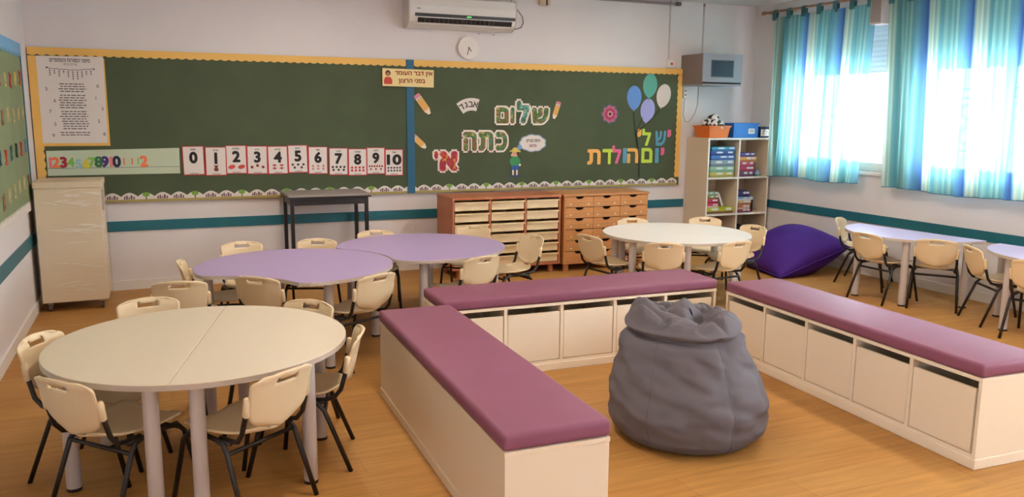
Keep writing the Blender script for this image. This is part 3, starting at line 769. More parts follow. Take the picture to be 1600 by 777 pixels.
CHAIRS = [  # top of the backrest (x, y), facing angle, label
 (-0.38, 3.36, 42, 'cream plastic chair at front left of near white table, back to viewer', 1),
 (-0.53, 4.06, -28, 'cream plastic chair at the far left side of near white table by wall', 1),
 (0.41, 3.16, 125, 'cream plastic chair at front right of near white table, slotted back to viewer', 1),
 (0.805, 3.642, 166, 'cream plastic chair seen edge-on at the right end of near white table', 1),
 (0.7, 4.3, 225, 'cream plastic chair tucked behind the right of near white table, only backrest top showing', 1),
 (-0.086, 4.66, 278, 'cream plastic chair tucked behind the left of near white table, slot showing', 1),
 (0.08, 5.1, 82, 'cream plastic chair left of the near lilac table, back to viewer', 2),
 (0.11, 5.78, -5, 'cream plastic chair seen edge-on at the left tip of near lilac table', 2),
 (0.556, 6.469, 273, 'cream plastic chair behind the left half of near lilac table', 2),
 (1.12, 6.42, 250, 'cream plastic chair behind the near lilac table in front of tall desk', 2),
 (0.51, 5.08, 50, 'cream plastic chair in the concave side of near lilac table, back to viewer', 2),
 (1.22, 4.9, 118, 'cream plastic chair at the right front of near lilac table, back to viewer', 2),
 (1.66, 6.72, 257, 'cream plastic chair behind the left of far lilac table, only top showing', 3),
 (2.54, 6.72, 235, 'cream plastic chair between far lilac table and the tray cabinet', 3),
 (2.81, 6.05, 192, 'cream plastic chair at the right end of far lilac table, side on', 3),
 (2.06, 5.26, 106, 'cream plastic chair at front right of far lilac table, back to viewer', 3),
 (4.15, 6.69, 258, 'cream plastic chair behind far white table before the drawer chest', 4),
 (4.86, 6.51, 238, 'cream plastic chair behind far white table before the open shelf', 4),
 (4.934, 5.875, 188, 'cream plastic chair between far white table and purple pouf', 4),
 (3.24, 5.9, 12, 'cream plastic chair at the left end of far white table, side on', 4),
 (3.6, 5.32, 62, 'cream plastic chair at the front middle of far white table, back to viewer', 4),
 (4.2, 5.18, 97, 'cream plastic chair at front right of far white table, above the bench gap', 4),
 (6.11, 6.04, 300, 'cream plastic chair at the left end of wall table beside purple pouf', 5),
 (5.54, 5.17, 3, 'cream plastic chair at left front of the wall table, turned sideways', 5),
 (5.8, 4.68, 38, 'cream plastic chair at right front of the wall table, back to viewer', 5),
 (5.78, 4.36, -28, 'cream plastic chair seen side on between the two window wall tables', 6),
 (5.6, 3.72, 20, 'cream plastic chair cut off by right edge, before last wall table', 6)]
GRP = {1: 'chairs round the near white table', 2: 'chairs round the near lilac table', 3: 'chairs round the far lilac table', 4: 'chairs round the far white table', 5: 'chairs at the first window wall table', 6: 'chairs at the last window wall table'}
for i, (x, y, a, lab, g) in enumerate(CHAIRS):
    o = CH if i == 0 else dup(CH)
    th = math.radians(a)
    o.location = (x+.27*math.cos(th), y+.27*math.sin(th), 0); o.rotation_euler = (0, 0, th-PI/2)
    tag(o, lab, 'chair', GRP[g])

# ================================================================== TABLES
TH = .58
def table(poly, legs, loc, rz, label, top, group=None, name='half_round_table'):
    t = thing(name, label, 'table', loc, rz, group)
    MB().prism(poly, TH-.022, TH, 'z').build('tabletop', top, t, bevel=.002)
    # edge band, a hair outside the board
    c = Vector((sum(p[0] for p in poly)/len(poly), sum(p[1] for p in poly)/len(poly)))
    n = len(poly); eb = MB(); out = []
    for i in range(n):
        p = Vector(poly[i]); a = (Vector(poly[(i+1) % n])-Vector(poly[i-1])).normalized(); nrm = Vector((a.y, -a.x))
        out.append((p+nrm*.0015, p-nrm*.003))
    vs = []; fs = []
    for o, q in out: vs += [(o.x, o.y, TH-.024), (o.x, o.y, TH-.002), (q.x, q.y, TH-.002), (q.x, q.y, TH-.024)]
    for i in range(n):
        j = (i+1) % n
        for k in range(4): fs.append((i*4+k, i*4+(k+1) % 4, j*4+(k+1) % 4, j*4+k))
    eb.add(vs, fs).build('edge_band', EDGE, t)
    for x, y in legs:
        lg = MB().cyl((x, y), .030, .012, TH-.022, 20).build('leg', LEGM, t, smooth=False)
        lg.data.shade_smooth(); lg.modifiers.new('es', 'EDGE_SPLIT').split_angle = math.radians(50)
        MB().cyl((x, y), .031, 0, .014, 16).build('foot_cap', BLACK, lg)
        MB().cyl((x, y), .042, TH-.030, TH-.022, 16).build('leg_plate', LEGM, lg)
    return t
def half(r, n=40, squash=.985):
    return [(r*math.cos(PI*i/n), r*squash*math.sin(PI*i/n)+.002) for i in range(n+1)]
HL = [(-.52, .10), (.52, .10), (-.23, .50), (.23, .50)]
def round_pair(cx, cy, ang, r, top, la, lb, grp, legs=HL, legs2=HL):
    a = math.radians(ang)
    table(half(r), legs, (cx, cy, 0), a, la, top, grp); table(half(r), legs2, (cx, cy, 0), a+PI, lb, top, grp)
# near white table: seam runs along (0.235, 0.972)
round_pair(.14, 3.84, math.degrees(math.atan2(.972, .235)), .645, TOPW, 'left half of the near white round table beside the left wall', 'right half of the near white round table beside the bench', 'halves of the near round table', legs=[(-.565, .085), (.565, .085), (-.23, .50), (.23, .50)], legs2=[(-.565, .085), (.565, .085), (-.18, .50), (.305, .485)])
round_pair(4.12, 5.92, math.degrees(math.atan2(-.758, .652)), .635, TOPW2, 'rear half of the far white round table before the open shelf', 'front half of the far white round table behind the bench', 'halves of the far round table')
t = table(half(.612), HL, (6.22, 5.22, 0), math.atan2(.993, -.121), 'pale lilac half-round table by the window wall, whole in view', TOPP2, 'half-round tables by the window wall')
t = table(half(.612), HL, (6.33, 3.87, 0), math.atan2(.995, -.09), 'pale lilac half-round table cut by the right picture edge', TOPP2, 'half-round tables by the window wall')
def bite(r, d, rb, n=64):
    """disc of radius r with a round bite (radius rb, centre at distance d along +x)"""
    xi = (d*d+r*r-rb*rb)/(2*d); yi = math.sqrt(r*r-xi*xi)
    a0 = math.atan2(yi, xi); pts = [(r*math.cos(a0+(2*PI-2*a0)*i/n), r*math.sin(a0+(2*PI-2*a0)*i/n)) for i in range(n+1)]
    b0 = math.atan2(-yi, xi-d); b1 = math.atan2(yi, xi-d)
    if b0 < 0: b0 += 2*PI
    m = 22
    pts += [(d+rb*math.cos(b0+(b1-b0)*i/m), rb*math.sin(b0+(b1-b0)*i/m)) for i in range(1, m)]
    # round the two horns a little
    def soften(P):
        for _ in range(3):
            P = [((P[i-1][0]+2*P[i][0]+P[(i+1) % len(P)][0])/4, (P[i-1][1]+2*P[i][1]+P[(i+1) % len(P)][1])/4) for i in range(len(P))]
        return P
    return soften(pts)
BT = bite(.648, 1.10, .652)
BL = [(.50*math.cos(math.radians(a)), .50*math.sin(math.radians(a))) for a in (52, 128, 180+52, 180+128)]
BL = [(.28, .42), (.28, -.42), (-.34, .42), (-.34, -.42)]
LA = [(.345, .42), (.345, -.44), (-.42, .38), (-.42, -.38)]
table(BT, LA, (.82, 5.55, 0), math.atan2(-.78, -.62), 'near lilac table with a concave side, beside the left bench', TOPP, 'lilac tables with a concave side', 'petal_table')
table(BT, LA, (1.835, 6.00, 0), math.atan2(-.45, -1.01), 'far lilac table hugging the round end of the nearer one', TOPP, 'lilac tables with a concave side', 'petal_table')

# ================================================================== BENCHES
def bench():
    t = bpy.data.objects.new('storage_bench', None); COL.objects.link(t)
    Lh, D, H = .965, .41, .435          # local: doors face -y, x along the bench
    p = .018; y0, y1 = -D/2, D/2
    for s in (-1, 1):
        Bx(s*Lh-(p if s > 0 else 0), s*Lh+(0 if s > 0 else p), y0, y1, .05, H-p).build('end_panel', CREAM, t, bevel=.0015)
    Bx(-Lh-.002, Lh+.002, y0-.002, y1+.002, H-p, H).build('top_board', CREAM, t, bevel=.0015)
    Bx(-Lh+p, Lh-p, y0+.002, y1-p, .05, .05+p).build('bottom_board', CREAM, t)
    Bx(-Lh+p, Lh-p, y1-p, y1-.001, .05, H-p).build('back_panel', CREAM, t)
    Bx(-Lh-.004, Lh+.004, y0-.004, y1+.004, 0, .05).build('plinth', CREAM, t, bevel=.004)
    n = 5; w = (2*Lh-2*p)/n
    for k in range(1, n):
        x = -Lh+p+k*w; Bx(x-.011, x+.011, y0+.001, y1-p, .05+p, H-p).build('divider', CREAM, t, bevel=.001)
    dm = None
    for k in range(n):
        x = -Lh+p+(k+.5)*w
        if dm is None:
            d = Bx(-w/2+.015, w/2-.015, y0+.004, y0+.020, .072, H-p-.040).build('door', CREAM, t, bevel=.0015); dm = d.data; d.location.x = x
        else:
            d = link('door', dm, None, t); d.location.x = x; mods(d, .0015)
    # cushion
    c = MB(); 
    nx, ny = 24, 8
    c.box(-Lh-.004, Lh+.004, y0-.008, y1+.008, H+.001, H+.066)
    cu = c.build('cushion', VINYL, t, smooth=True, bevel=.020, seg=4)
    cu.data.shade_smooth(); 
    return t
B0 = bench()
def place(o, loc, rz, lab):
    o.location = loc; o.rotation_euler = (0, 0, rz); tag(o, lab, 'bench', 'storage benches round the reading corner')
place(B0, (1.28, 3.43, 0), math.radians(90-1.5), 'cream storage bench with plum cushion running toward the camera at left')
place(dup(B0), (2.465, 4.65, 0), math.radians(-1), 'cream storage bench with plum cushion across the back, doors facing viewer')
place(dup(B0), (3.60, 3.36, 0), math.radians(-90-2.5), 'cream storage bench with plum cushion along the right side, five doors')

# ================================================================== BEANBAG
def noise3(x, y, z):
    from mathutils import noise
    return noise.noise(Vector((x, y, z)))
def beanbag():
    t = thing('beanbag', 'slumped grey fabric beanbag with crumpled top between the benches', 'beanbag', (2.40, 3.29, 0), math.radians(-36))
    # local +x = picture right, +y = away from camera
    prof = [(0, .02, .02), (0, .16, .16), (.004, .29, .29), (.02, .345, .335), (.06, .378, .372), (.12, .397, .398), (.19, .398, .400), (.27, .390, .374), (.35, .374, .335), (.43, .356, .295), (.50, .338, .262), (.54, .326, .246), (.57, .318, .236), (.595, .310, .226), (.615, .296, .210), (.63, .270, .185), (.638, .225, .145), (.64, .15, .09), (.638, .075, .04), (.636, .010, .006)]
    N = 144
    def at(s):
        k = s*(len(prof)-1); i = min(int(k), len(prof)-2); f = k-i
        a, b = prof[i], prof[i+1]
        return [a[q]+(b[q]-a[q])*f for q in range(3)]
    NV = 110
    def fn(u, v):
        a = 2*PI*u; z, l, r = at(v); c, s = math.cos(a), math.sin(a)
        rad = (r if c > 0 else l); rx = rad*c
        ry = (l+r)/2*s*(1.0 if z < .3 else 1-.25*(z-.3))
        x, y = rx, ry
        # wrinkles: slanting horizontal folds low, bigger lumps on top
        amp = min(1, z/.12)
        if z < .56:
            d = .022*noise3(2.2*c+3, 2.2*s, z*13+1.6*c)+.012*noise3(4*c, 4*s+2, z*30+2.4*c+5)
            seam = 0
            for sa in (-2.05, -.98, .1, 1.2, 2.3, 3.25):
                da = (a-sa+PI) % (2*PI)-PI
                seam -= .010*math.exp(-(da/.035)**2)
            d += seam*min(1, z/.1)
            k = 1+d*amp/max(.1, math.hypot(x, y))
            x *= k; y *= k
        else:
            g = min(1, (z-.56)/.06)
            z += (.035*noise3(x*6+2.0, y*6+.3, 3.0)+.014*noise3(x*11+9, y*11, 1.0))*g
            fold = abs(noise3(x*6+4, y*9+8, 7.7)); z -= .045*max(0, .14-fold)/.14*g
            fold = abs(noise3(x*12+1, y*10+3, 2.2)); z -= .010*max(0, .12-fold)/.12*g
            dd = math.hypot((x-.045)/.070, (y+.05)/.11); z -= .10*math.exp(-dd*dd)*g
            de = math.hypot((x+.235)/.06, (y+.02)/.12); z += .055*math.exp(-de*de)*g
            de = math.hypot((x-.145)/.06, (y+.07)/.10); z += .035*math.exp(-de*de)*g
            de = math.hypot((x+.03)/.05, (y-.02)/.09); z += .05*math.exp(-de*de)*g
            k = 1+.05*noise3(3*c, 3*s, 4.4)*g; x *= k; y *= k
        # the sagging crease under the gathered top
        zc = .548-.030*math.cos(a+PI/2)**3+.012*math.sin(3*a)
        e = .030*math.exp(-((z-zc)/.013)**2)*(1 if s < .3 else .3)
        k = 1-e/max(.12, math.hypot(x, y))+.012*math.exp(-((z-zc-.03)/.02)**2)/max(.12, math.hypot(x, y)); x *= k; y *= k
        return (x, y, max(z, .0))
    b = MB(); b.grid(fn, N, NV, True)
    body = b.build('body', GREYB, t, smooth=True)
    sm = body.modifiers.new('sm', 'SMOOTH'); sm.iterations = 2; sm.factor = .5
    sb = body.modifiers.new('sub', 'SUBSURF'); sb.levels = 1; sb.render_levels = 1
    # stitched seams
    for sa in (-2.05, -.98):
        pts = [fn((sa/(2*PI)) % 1, v) for v in [.16+.41*k/24 for k in range(25)]]
        MB().tube([(p[0]*1.008, p[1]*1.008, p[2]) for p in pts], .0025, 5).build('seam', mat('grey_thread', (92, 88, 94), .8), t)
beanbag()

# ================================================================== PURPLE POUF
def pouf():
    t = thing('floor_pouf', 'big deep purple floor pouf slumped in the corner by the window wall', 'pouf', (5.98, 6.62, 0))
    off = Vector((5.98, 6.62, 0))
    A, C, T, Bq = (Vector(p)-off for p in ((5.55, 6.19, .02), (6.41, 6.13, .30), (6.42, 7.05, .40), (5.70, 7.10, .06)))
    def sheet(sgn):
        def fn(u, v):
            p = A.lerp(C, u).lerp(Bq.lerp(T, u), v)
            # pull edges in between corners
            cen = (A+C+T+Bq)/4
            e = 1-.03*(math.sin(PI*u)+math.sin(PI*v))*(1 if (u in (0, 1) or v in (0, 1)) else 1)
            w = (max(0, math.sin(PI*u))*max(0, math.sin(PI*v)))**.55
            n = Vector((-.42, -.12, .9)).normalized() if sgn > 0 else Vector((.25, -.1, -.95)).normalized()
            q = p+n*w*(.24 if sgn > 0 else .26)
            q.z = max(q.z, 0.0); q.x = min(q.x, 6.53-off.x)
            return tuple(q)
        return fn
    b = MB(); b.grid(sheet(1), 33, 33); b.grid(sheet(-1), 33, 33)
    o = b.build('body', PURP, t, smooth=True)
    bm = bmesh.new(); bm.from_mesh(o.data); bmesh.ops.remove_doubles(bm, verts=bm.verts[:], dist=.0005); bmesh.ops.recalc_face_normals(bm, faces=bm.faces[:]); bm.to_mesh(o.data); bm.free(); o.data.shade_smooth()
    f = sheet(1)
    MB().tube([f(k/24, 0) for k in range(25)], .007, 6).build('piping', PURP, t, smooth=True)
    MB().tube([f(0, k/24) for k in range(25)], .007, 6).build('piping', PURP, t, smooth=True)
pouf()

# ================================================================== WRAPPED CABINET
def wrapped_cabinet():
    t = thing('wrapped_cabinet', 'tall cream metal cabinet on castors wrapped in clear film in corner', 'cabinet', (-.655, 7.48, 0))
    CM = mat('cabinet_cream', (238, 222, 194), .5)
    w, d = .235, .22
    Bx(-w, w, -d, d, .075, .985).build('body', CM, t, bevel=.006)
    Bx(-w-.006, w+.006, -d-.006, d+.006, .985, 1.035).build('lid', CM, t, bevel=.006)
    Bx(w, w+.012, -d+.02, -d+.06, .80, .96).build('handle', mat('handle_grey', (150, 140, 130), .5), t, bevel=.003)
    for x in (-w+.05, w-.05):
        for y in (-d+.05, d-.05):
            c = MB().cyl((y, .03), .03, x-.012, x+.012, 16, axis='x').build('castor', mat('castor_grey', (90, 84, 80), .5), t)
            Bx(x-.016, x+.016, y-.014, y+.014, .045, .075).build('castor_fork', LEGM, c)
    WR = clear_material('clear_film', .13, .22, (.985, .975, .96), .25)
    b = MB().box(-w-.010, w+.016, -d-.010, d+.010, .068, 1.041)
    b.build('plastic_wrap', WR, t, bevel=.01)
    # gathered creases of film on the front, their glints painted as pale ribbons
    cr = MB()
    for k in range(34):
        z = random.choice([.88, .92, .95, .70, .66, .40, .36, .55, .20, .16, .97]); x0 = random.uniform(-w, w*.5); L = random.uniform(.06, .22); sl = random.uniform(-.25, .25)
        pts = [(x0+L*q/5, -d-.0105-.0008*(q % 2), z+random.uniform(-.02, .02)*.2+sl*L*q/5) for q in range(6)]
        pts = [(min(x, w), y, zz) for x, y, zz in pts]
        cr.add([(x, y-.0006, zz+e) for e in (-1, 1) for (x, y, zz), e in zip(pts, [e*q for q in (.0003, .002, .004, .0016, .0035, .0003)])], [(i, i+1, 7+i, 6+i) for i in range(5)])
    cr.build('film_crease_glints', mat('film_glint', (246, 240, 228), .2, coat=.5), t)['kind'] = 'stuff'
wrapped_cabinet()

# ================================================================== TALL DESK
def desk():
    t = thing('tall_desk', 'narrow black framed desk with grey top standing against the back wall', 'desk', (1.42, 7.66, 0))
    x, y, H = .37, .25, .855
    Bx(-x, x, -y, y, H-.022, H).build('desktop', mat('desk_grey', (150, 140, 134), .45), t, bevel=.002)
    Bx(-x-.003, x+.003, -y-.003, y+.003, H-.030, H-.018).build('edge_trim', BLACK, t)
    for s in (-1, 1):
        for q in (-1, 1):
            a, b = s*(x-.035), q*(y-.035)
            Bx(a-.016, a+.016, b-.016, b+.016, 0, H-.03).build('leg', BLACK, t, bevel=.002)
        Bx(s*(x-.035)-.012, s*(x-.035)+.012, -y+.035, y-.035, H-.095, H-.03).build('apron', BLACK, t)
    for q in (-1, 1): Bx(-x+.035, x-.035, q*(y-.035)-.012, q*(y-.035)+.012, H-.095, H-.03).build('apron', BLACK, t)
desk()

# ================================================================== TRAY CABINET / DRAWER CHEST
def tray_cabinet():
    x0, x1, y0, y1, H = 2.555, 3.705, 7.33, 7.80, .79; w = x1-x0
    t = thing('tray_cabinet', 'beech cabinet with eighteen cream pull-out trays behind the lilac tables', 'cabinet', ((x0+x1)/2, (y0+y1)/2, 0))
    d = (y1-y0)/2; p = .02; zb = .085
    Bx(-w/2-.004, w/2+.004, -d-.004, d, H-.024, H).build('top_board', WOODR, t, bevel=.002)
    for s in (-1, 1): Bx(s*w/2-(p if s > 0 else 0), s*w/2+(0 if s > 0 else p), -d, d, zb, H-.024).build('side_panel', WOODR, t)
    Bx(-w/2+p, w/2-p, -d, d, zb, zb+.028).build('bottom_board', WOODR, t)
    Bx(-w/2+p, w/2-p, d-.012, d, zb, H-.024).build('back_panel', WOODR, t)
    cw = (w-4*p)/3
    for k in (1, 2):
        x = -w/2+k*(cw+p); Bx(x, x+p, -d+.002, d-.012, zb+.028, H-.024).build('divider', WOODR, t)
    for x in (-w/2+.08, 0, w/2-.08):
        for y in (-d+.06, d-.06): MB().cyl((x, y), .028, 0, zb, 14).build('foot', WOODR, t)
    zh = (H-.024-zb-.028)/6
    tm = MB(); tm.box(-cw/2+.006, cw/2-.006, -d+.010, d-.03, .006, .012)
    tm.box(-cw/2+.006, cw/2-.006, -d+.008, -d+.014, .006, zh-.030); tm.box(-cw/2+.006, cw/2-.006, d-.036, d-.03, .006, zh-.030)
    for s in (-1, 1): tm.box(s*(cw/2-.009)-.003, s*(cw/2-.009)+.003, -d+.01, d-.03, .006, zh-.030)
    tm = tm.mesh('tray')
    lp = MB().box(-cw/2+.002, cw/2-.002, -d-.010, -d+.014, zh-.034, zh-.020).mesh('lip')
    for c in range(3):
        for r in range(6):
            o = link('tray', tm, TRAY, t); o.location = (-w/2+p+cw/2+c*(cw+p), 0, zb+.028+r*zh)
            link('lip', lp, TRAY, o)
tray_cabinet()
def drawer_chest():
    x0, x1, y0, y1, H = 3.735, 4.715, 7.31, 7.78, .79; w = x1-x0
    t = thing('drawer_chest', 'light beech chest of eighteen drawers with scooped finger holes', 'cabinet', ((x0+x1)/2, (y0+y1)/2, 0))
    d = (y1-y0)/2; p = .018; zb = .075
    Bx(-w/2-.012, w/2+.012, -d-.010, d, H-.022, H).build('top_board', WOODT, t, bevel=.002)
    for s in (-1, 1): Bx(s*w/2-(p if s > 0 else 0), s*w/2+(0 if s > 0 else p), -d, d, zb, H-.022).build('side_panel', WOODC, t)
    Bx(-w/2+p, w/2-p, -d, d, zb, zb+.02).build('bottom_board', WOODC, t)
    Bx(-w/2+p, w/2-p, d-.012, d, zb, H-.022).build('back_panel', WOODC, t)
    Bx(-w/2+p, w/2-p, -d+.06, -d+.07, zb+.02, H-.022).build('shade_sheet', DARK, t)  # dark sheet standing in for the shade behind the finger holes
    for x in (-w/2+.05, w/2-.05):
        for y in (-d+.05, d-.05): MB().cyl((x, y), .028, 0, zb, 14, .032).build('foot', WOODT, t)
    cw = (w-2*p)/3; zh = (H-.022-zb-.02)/6
    a, hh = cw/2-.0018, zh-.004
    poly = [(-a, .002), (a, .002), (a, hh)]+[(.048*math.cos(PI*k/10), hh-.026*math.sin(PI*k/10)) for k in range(11)]+[(-a, hh)]
    dm = MB().prism(poly, -d-.001, -d+.016, 'y').mesh('drawer')
    st = flat(disc(0, 0, .009, .009, 8), -d-.001, .0012).mesh('sticker'); SM = mat('sticker_cream', (232, 206, 160), .5)
    for c in range(3):
        for r in range(6):
            o = link('drawer', dm, WOODC, t); o.location = (-w/2+p+(c+.5)*cw, 0, zb+.02+r*zh)
            if r > 0:
                for s in (-1, 1):
                    k = link('sticker', st, SM, o); k.location = (s*(a-.06+random.uniform(-.01, .01)), 0, zh*.30+random.uniform(-.006, .006))
drawer_chest()

# ================================================================== OPEN SHELF AND CONTENTS
SX0, SX1, SY0, SY1, SH = 5.635, 6.50, 7.55, 7.955, 1.335
def open_shelf():
    t = thing('open_shelf', 'cream open shelf unit of six compartments in the corner', 'shelf', ((SX0+SX1)/2, (SY0+SY1)/2, 0))
    w = (SX1-SX0)/2; d = (SY1-SY0)/2; p = .02
    SM = mat('shelf_cream', (222, 202, 176), .5); EM = mat('shelf_edge_white', (240, 234, 226), .5)
    def panel(n, *a):
        o = Bx(*a).build(n, SM, t); return o
    for s in (-1, 1):
        o = panel('side_panel', s*w-(p if s > 0 else 0), s*w+(0 if s > 0 else p), -d, d, 0, SH-p)
        Bx(s*w-(p if s > 0 else 0), s*w+(0 if s > 0 else p), -d-.002, -d, 0, SH).build('edge_strip', EM, o)
    o = panel('top_board', -w, w, -d, d, SH-p, SH); Bx(-w+p, w-p, -d-.002, -d, SH-p, SH).build('edge_strip', EM, o)
    o = panel('divider', -.01, .01, -d, d-.008, .06, SH-p); Bx(-.01, .01, -d-.002, -d, .06, SH-p).build('edge_strip', EM, o)
    panel('back_panel', -w+p, w-p, d-.008, d, .06, SH-p)
    for z in (.04, .46, .875):
        for q in ((-w+p, -.01), (.01, w-p)):
            o = panel('shelf_board', q[0], q[1], -d, d-.008, z, z+.02); Bx(q[0], q[1], -d-.002, -d, z, z+.02).build('edge_strip', EM, o)
open_shelf()
GAMES = 'board game boxes on the open shelf'
def game(x0, x1, z0, h, c, c2, label, y=7.575, dep=.26, patch=None, cat='box'):
    t = thing('game_box', label, cat, ((x0+x1)/2, y+dep/2, z0), random.uniform(-.03, .03), GAMES)
    w = (x1-x0)/2; nm = '%d_%d_%d' % c; n2 = '%d_%d_%d' % c2
    Bx(-w+.003, w-.003, -dep/2+.003, dep/2-.003, 0, h*.45).build('box_base', mat('carton_'+n2, c2, .5), t)
    Bx(-w, w, -dep/2, dep/2, h*.35, h-.001).build('box_lid', mat('carton_'+nm, c, .45), t, bevel=.002)
    pm = mat('carton_print', (222, 222, 226), .5)
    f = MB(); f.prism(disc(w*random.uniform(-.4, .3), h*.68, w*.30, h*.20, 14), -dep/2-.0008, -dep/2, 'y')
    f.prism([(w*.45, h*.5), (w*.85, h*.5), (w*.85, h*.85), (w*.45, h*.85)], -dep/2-.0008, -dep/2, 'y')
    f.build('printed_panel', pm, t)
z = .8955
for h, c, c2, lab, dx in ((.058, (190, 176, 84), (150, 136, 60), 'yellow checked game box at the bottom of the tallest stack on top left shelf', 0), (.062, (150, 190, 150), (120, 160, 140), 'pale green game box second from bottom in tallest shelf stack', .005), (.074, (140, 160, 172), (110, 120, 130), 'grey blue game box in the middle of the tallest shelf stack', .0), (.050, (70, 120, 190), (60, 90, 150), 'bright blue game box above the grey one in tallest shelf stack', .008), (.050, (50, 84, 160), (40, 60, 120), 'dark blue game box second from top in tallest shelf stack', -.004), (.046, (64, 150, 186), (50, 100, 140), 'sky blue game box at the top of tallest shelf stack', .02)):
    game(5.69+dx, 6.02+dx, z, h, c, c2, lab); z += h
z = .8955
for h, c, c2, lab, w in ((.060, (110, 80, 96), (90, 60, 80), 'dusky game box at the bottom of top right shelf stack', .20), (.055, (190, 70, 96), (150, 50, 70), 'crimson game box second from bottom on top right shelf', .21), (.055, (206, 90, 110), (170, 70, 90), 'pink red game box in the middle of top right shelf stack', .20), (.055, (224, 158, 80), (180, 120, 60), 'orange game box second from top on top right shelf', .24), (.045, (110, 90, 160), (90, 80, 130), 'violet and white game box on top of top right shelf stack', .21)):
    game(6.10, 6.10+w, z, h, c, c2, lab); z += h
z = .4805
game(5.675, 6.04, z, .075, (176, 176, 40), (120, 84, 60), 'lime and brown flat game box on the middle left shelf'); z2 = z+.075
for h, c, c2, lab, x in ((.045, (206, 70, 90), (220, 200, 200), 'red and white small game box on the lime box', 5.68), (.05, (196, 60, 84), (160, 40, 60), 'magenta small game box in the middle left shelf pile', 5.675), (.04, (150, 148, 80), (120, 110, 60), 'olive small game box in the middle left shelf pile', 5.68), (.04, (150, 176, 150), (120, 140, 120), 'grey green small game box topping middle left shelf pile', 5.675)):
    game(x, x+.15, z2, h, c, c2, lab, dep=.2); z2 += h
def leaning_book():
    o = Bx(-.012, .012, -.08, .08, 0, .16).build('storybook', mat('book_white', (220, 208, 206), .5), None, bevel=.002)
    o.location = (5.915, 7.69, .562); o.rotation_euler = (0, math.radians(-24), 0)
    tag(o, 'thin white book leaning beside the small game boxes on middle left shelf', 'book')
leaning_book()
z = .4805
for h, c, c2, lab, w in ((.04, (176, 60, 70), (60, 60, 110), 'red game box at the bottom of middle right shelf', .19), (.05, (206, 120, 80), (200, 190, 170), 'orange and white game box on middle right shelf', .18), (.055, (206, 180, 140), (160, 110, 80), 'tan picture game box in middle right shelf stack', .19), (.035, (120, 176, 214), (220, 220, 230), 'light blue game box in middle right shelf stack', .22), (.07, (66, 56, 120), (56, 46, 100), 'indigo game box on top of middle right shelf stack', .17)):
    game(6.10, 6.10+w, z, h, c, c2, lab); z += h
def canister():
    t = thing('canister', 'black canister beside the game stack on middle right shelf', 'canister', (6.345, 7.66, .4805))
    MB().cyl((0, 0), .034, 0, .125, 20).build('body', BLACK, t); MB().cyl((0, 0), .036, .125, .14, 20).build('lid', mat('dark_grey', (60, 58, 60), .5), t)
canister()
def small_toy():
    t = thing('toy_dome', 'small clear dome toy with green base on top right shelf', 'toy', (6.40, 7.64, .8955))
    MB().cyl((0, 0), .045, 0, .02, 20).build('base', mat('toy_green', (60, 110, 90), .5), t)
    MB().grid(lambda u, v: (.04*math.cos(2*PI*u)*math.cos(v*PI/2*.98), .04*math.sin(2*PI*u)*math.cos(v*PI/2*.98), .02+.05*math.sin(v*PI/2)), 20, 8, True).build('dome', mat('toy_pale', (150, 160, 200), .2), t, smooth=True)
small_toy()
for k, (x, h, c, nm) in enumerate(((6.11, .26, (36, 44, 52), 'black'), (6.16, .24, (44, 50, 60), 'charcoal'), (6.215, .27, (70, 76, 82), 'slate'), (6.28, .25, (170, 160, 150), 'beige'), (6.32, .23, (120, 110, 104), 'taupe'))):
    o = Bx(-.018, .018, -.10, .10, 0, h).build('folder', mat('folder_'+nm, c, .6), None, bevel=.002); o.location = (x, 7.68, .0605)
    tag(o, '%s folder standing on the bottom right shelf' % nm, 'folder', 'folders on the bottom shelf')
for k, (x, h, c, nm) in enumerate(((5.69, .27, (40, 36, 34), 'dark'), (5.74, .25, (80, 70, 60), 'brown'), (5.80, .22, (190, 176, 150), 'tan'))):
    o = Bx(-.018, .018, -.10, .10, 0, h).build('folder', mat('folder_'+nm, c, .6), None, bevel=.002); o.location = (x, 7.68, .0605)
    tag(o, '%s folder standing on the bottom left shelf' % nm, 'folder', 'folders on the bottom shelf')

def tub(name, label, x0, x1, y0, y1, h, m, loc_z, lab=None, lip=True, taper=.02):
    cx, cy = (x0+x1)/2, (y0+y1)/2; w, d = (x1-x0)/2, (y1-y0)/2
    t = thing(name, label, 'box', (cx, cy, loc_z))
    T = .004; a = taper
    o = [(-w+a, -d+a), (w-a, -d+a), (w-a, d-a), (-w+a, d-a)]; p = [(-w, -d), (w, -d), (w, d), (-w, d)]
    vs = [(x, y, 0) for x, y in o]+[(x, y, h) for x, y in p]+[(x*(1-2*T/w), y*(1-2*T/d), h) for x, y in p]+[(x*(1-2*T/w), y*(1-2*T/d), T) for x, y in o]
    fs = [(3, 2, 1, 0)]
    for k in range(3):
        for i in range(4):
            j = (i+1) % 4; fs.append((k*4+i, k*4+j, (k+1)*4+j, (k+1)*4+i))
    fs.append((12, 13, 14, 15))
    MB().add(vs, fs).build('tub', m, t, bevel=.004)
    if lip:
        b = MB()
        b.box(-w-.006, w+.006, -d-.006, -d+.004, h-.012, h); b.box(-w-.006, w+.006, d-.004, d+.006, h-.012, h); b.box(-w-.006, -w+.004, -d, d, h-.012, h); b.box(w-.004, w+.006, -d, d, h-.012, h)
        b.build('rim', m, t)
    if lab:
        Bx(*lab[0]).build('paper_label', PAPER, t)
        for s, cxx, cz, hh, ww in lab[1]:
            text_mb(s, cxx, cz, hh, lab[0][2], .0006, .0, width=ww).build('lettering', PRINT, t)
    return t
ORG = mat('orange_plastic', (228, 118, 44), .4); BLU = mat('blue_plastic', (44, 112, 196), .3); NVY = mat('navy_plastic', (40, 46, 84), .4)
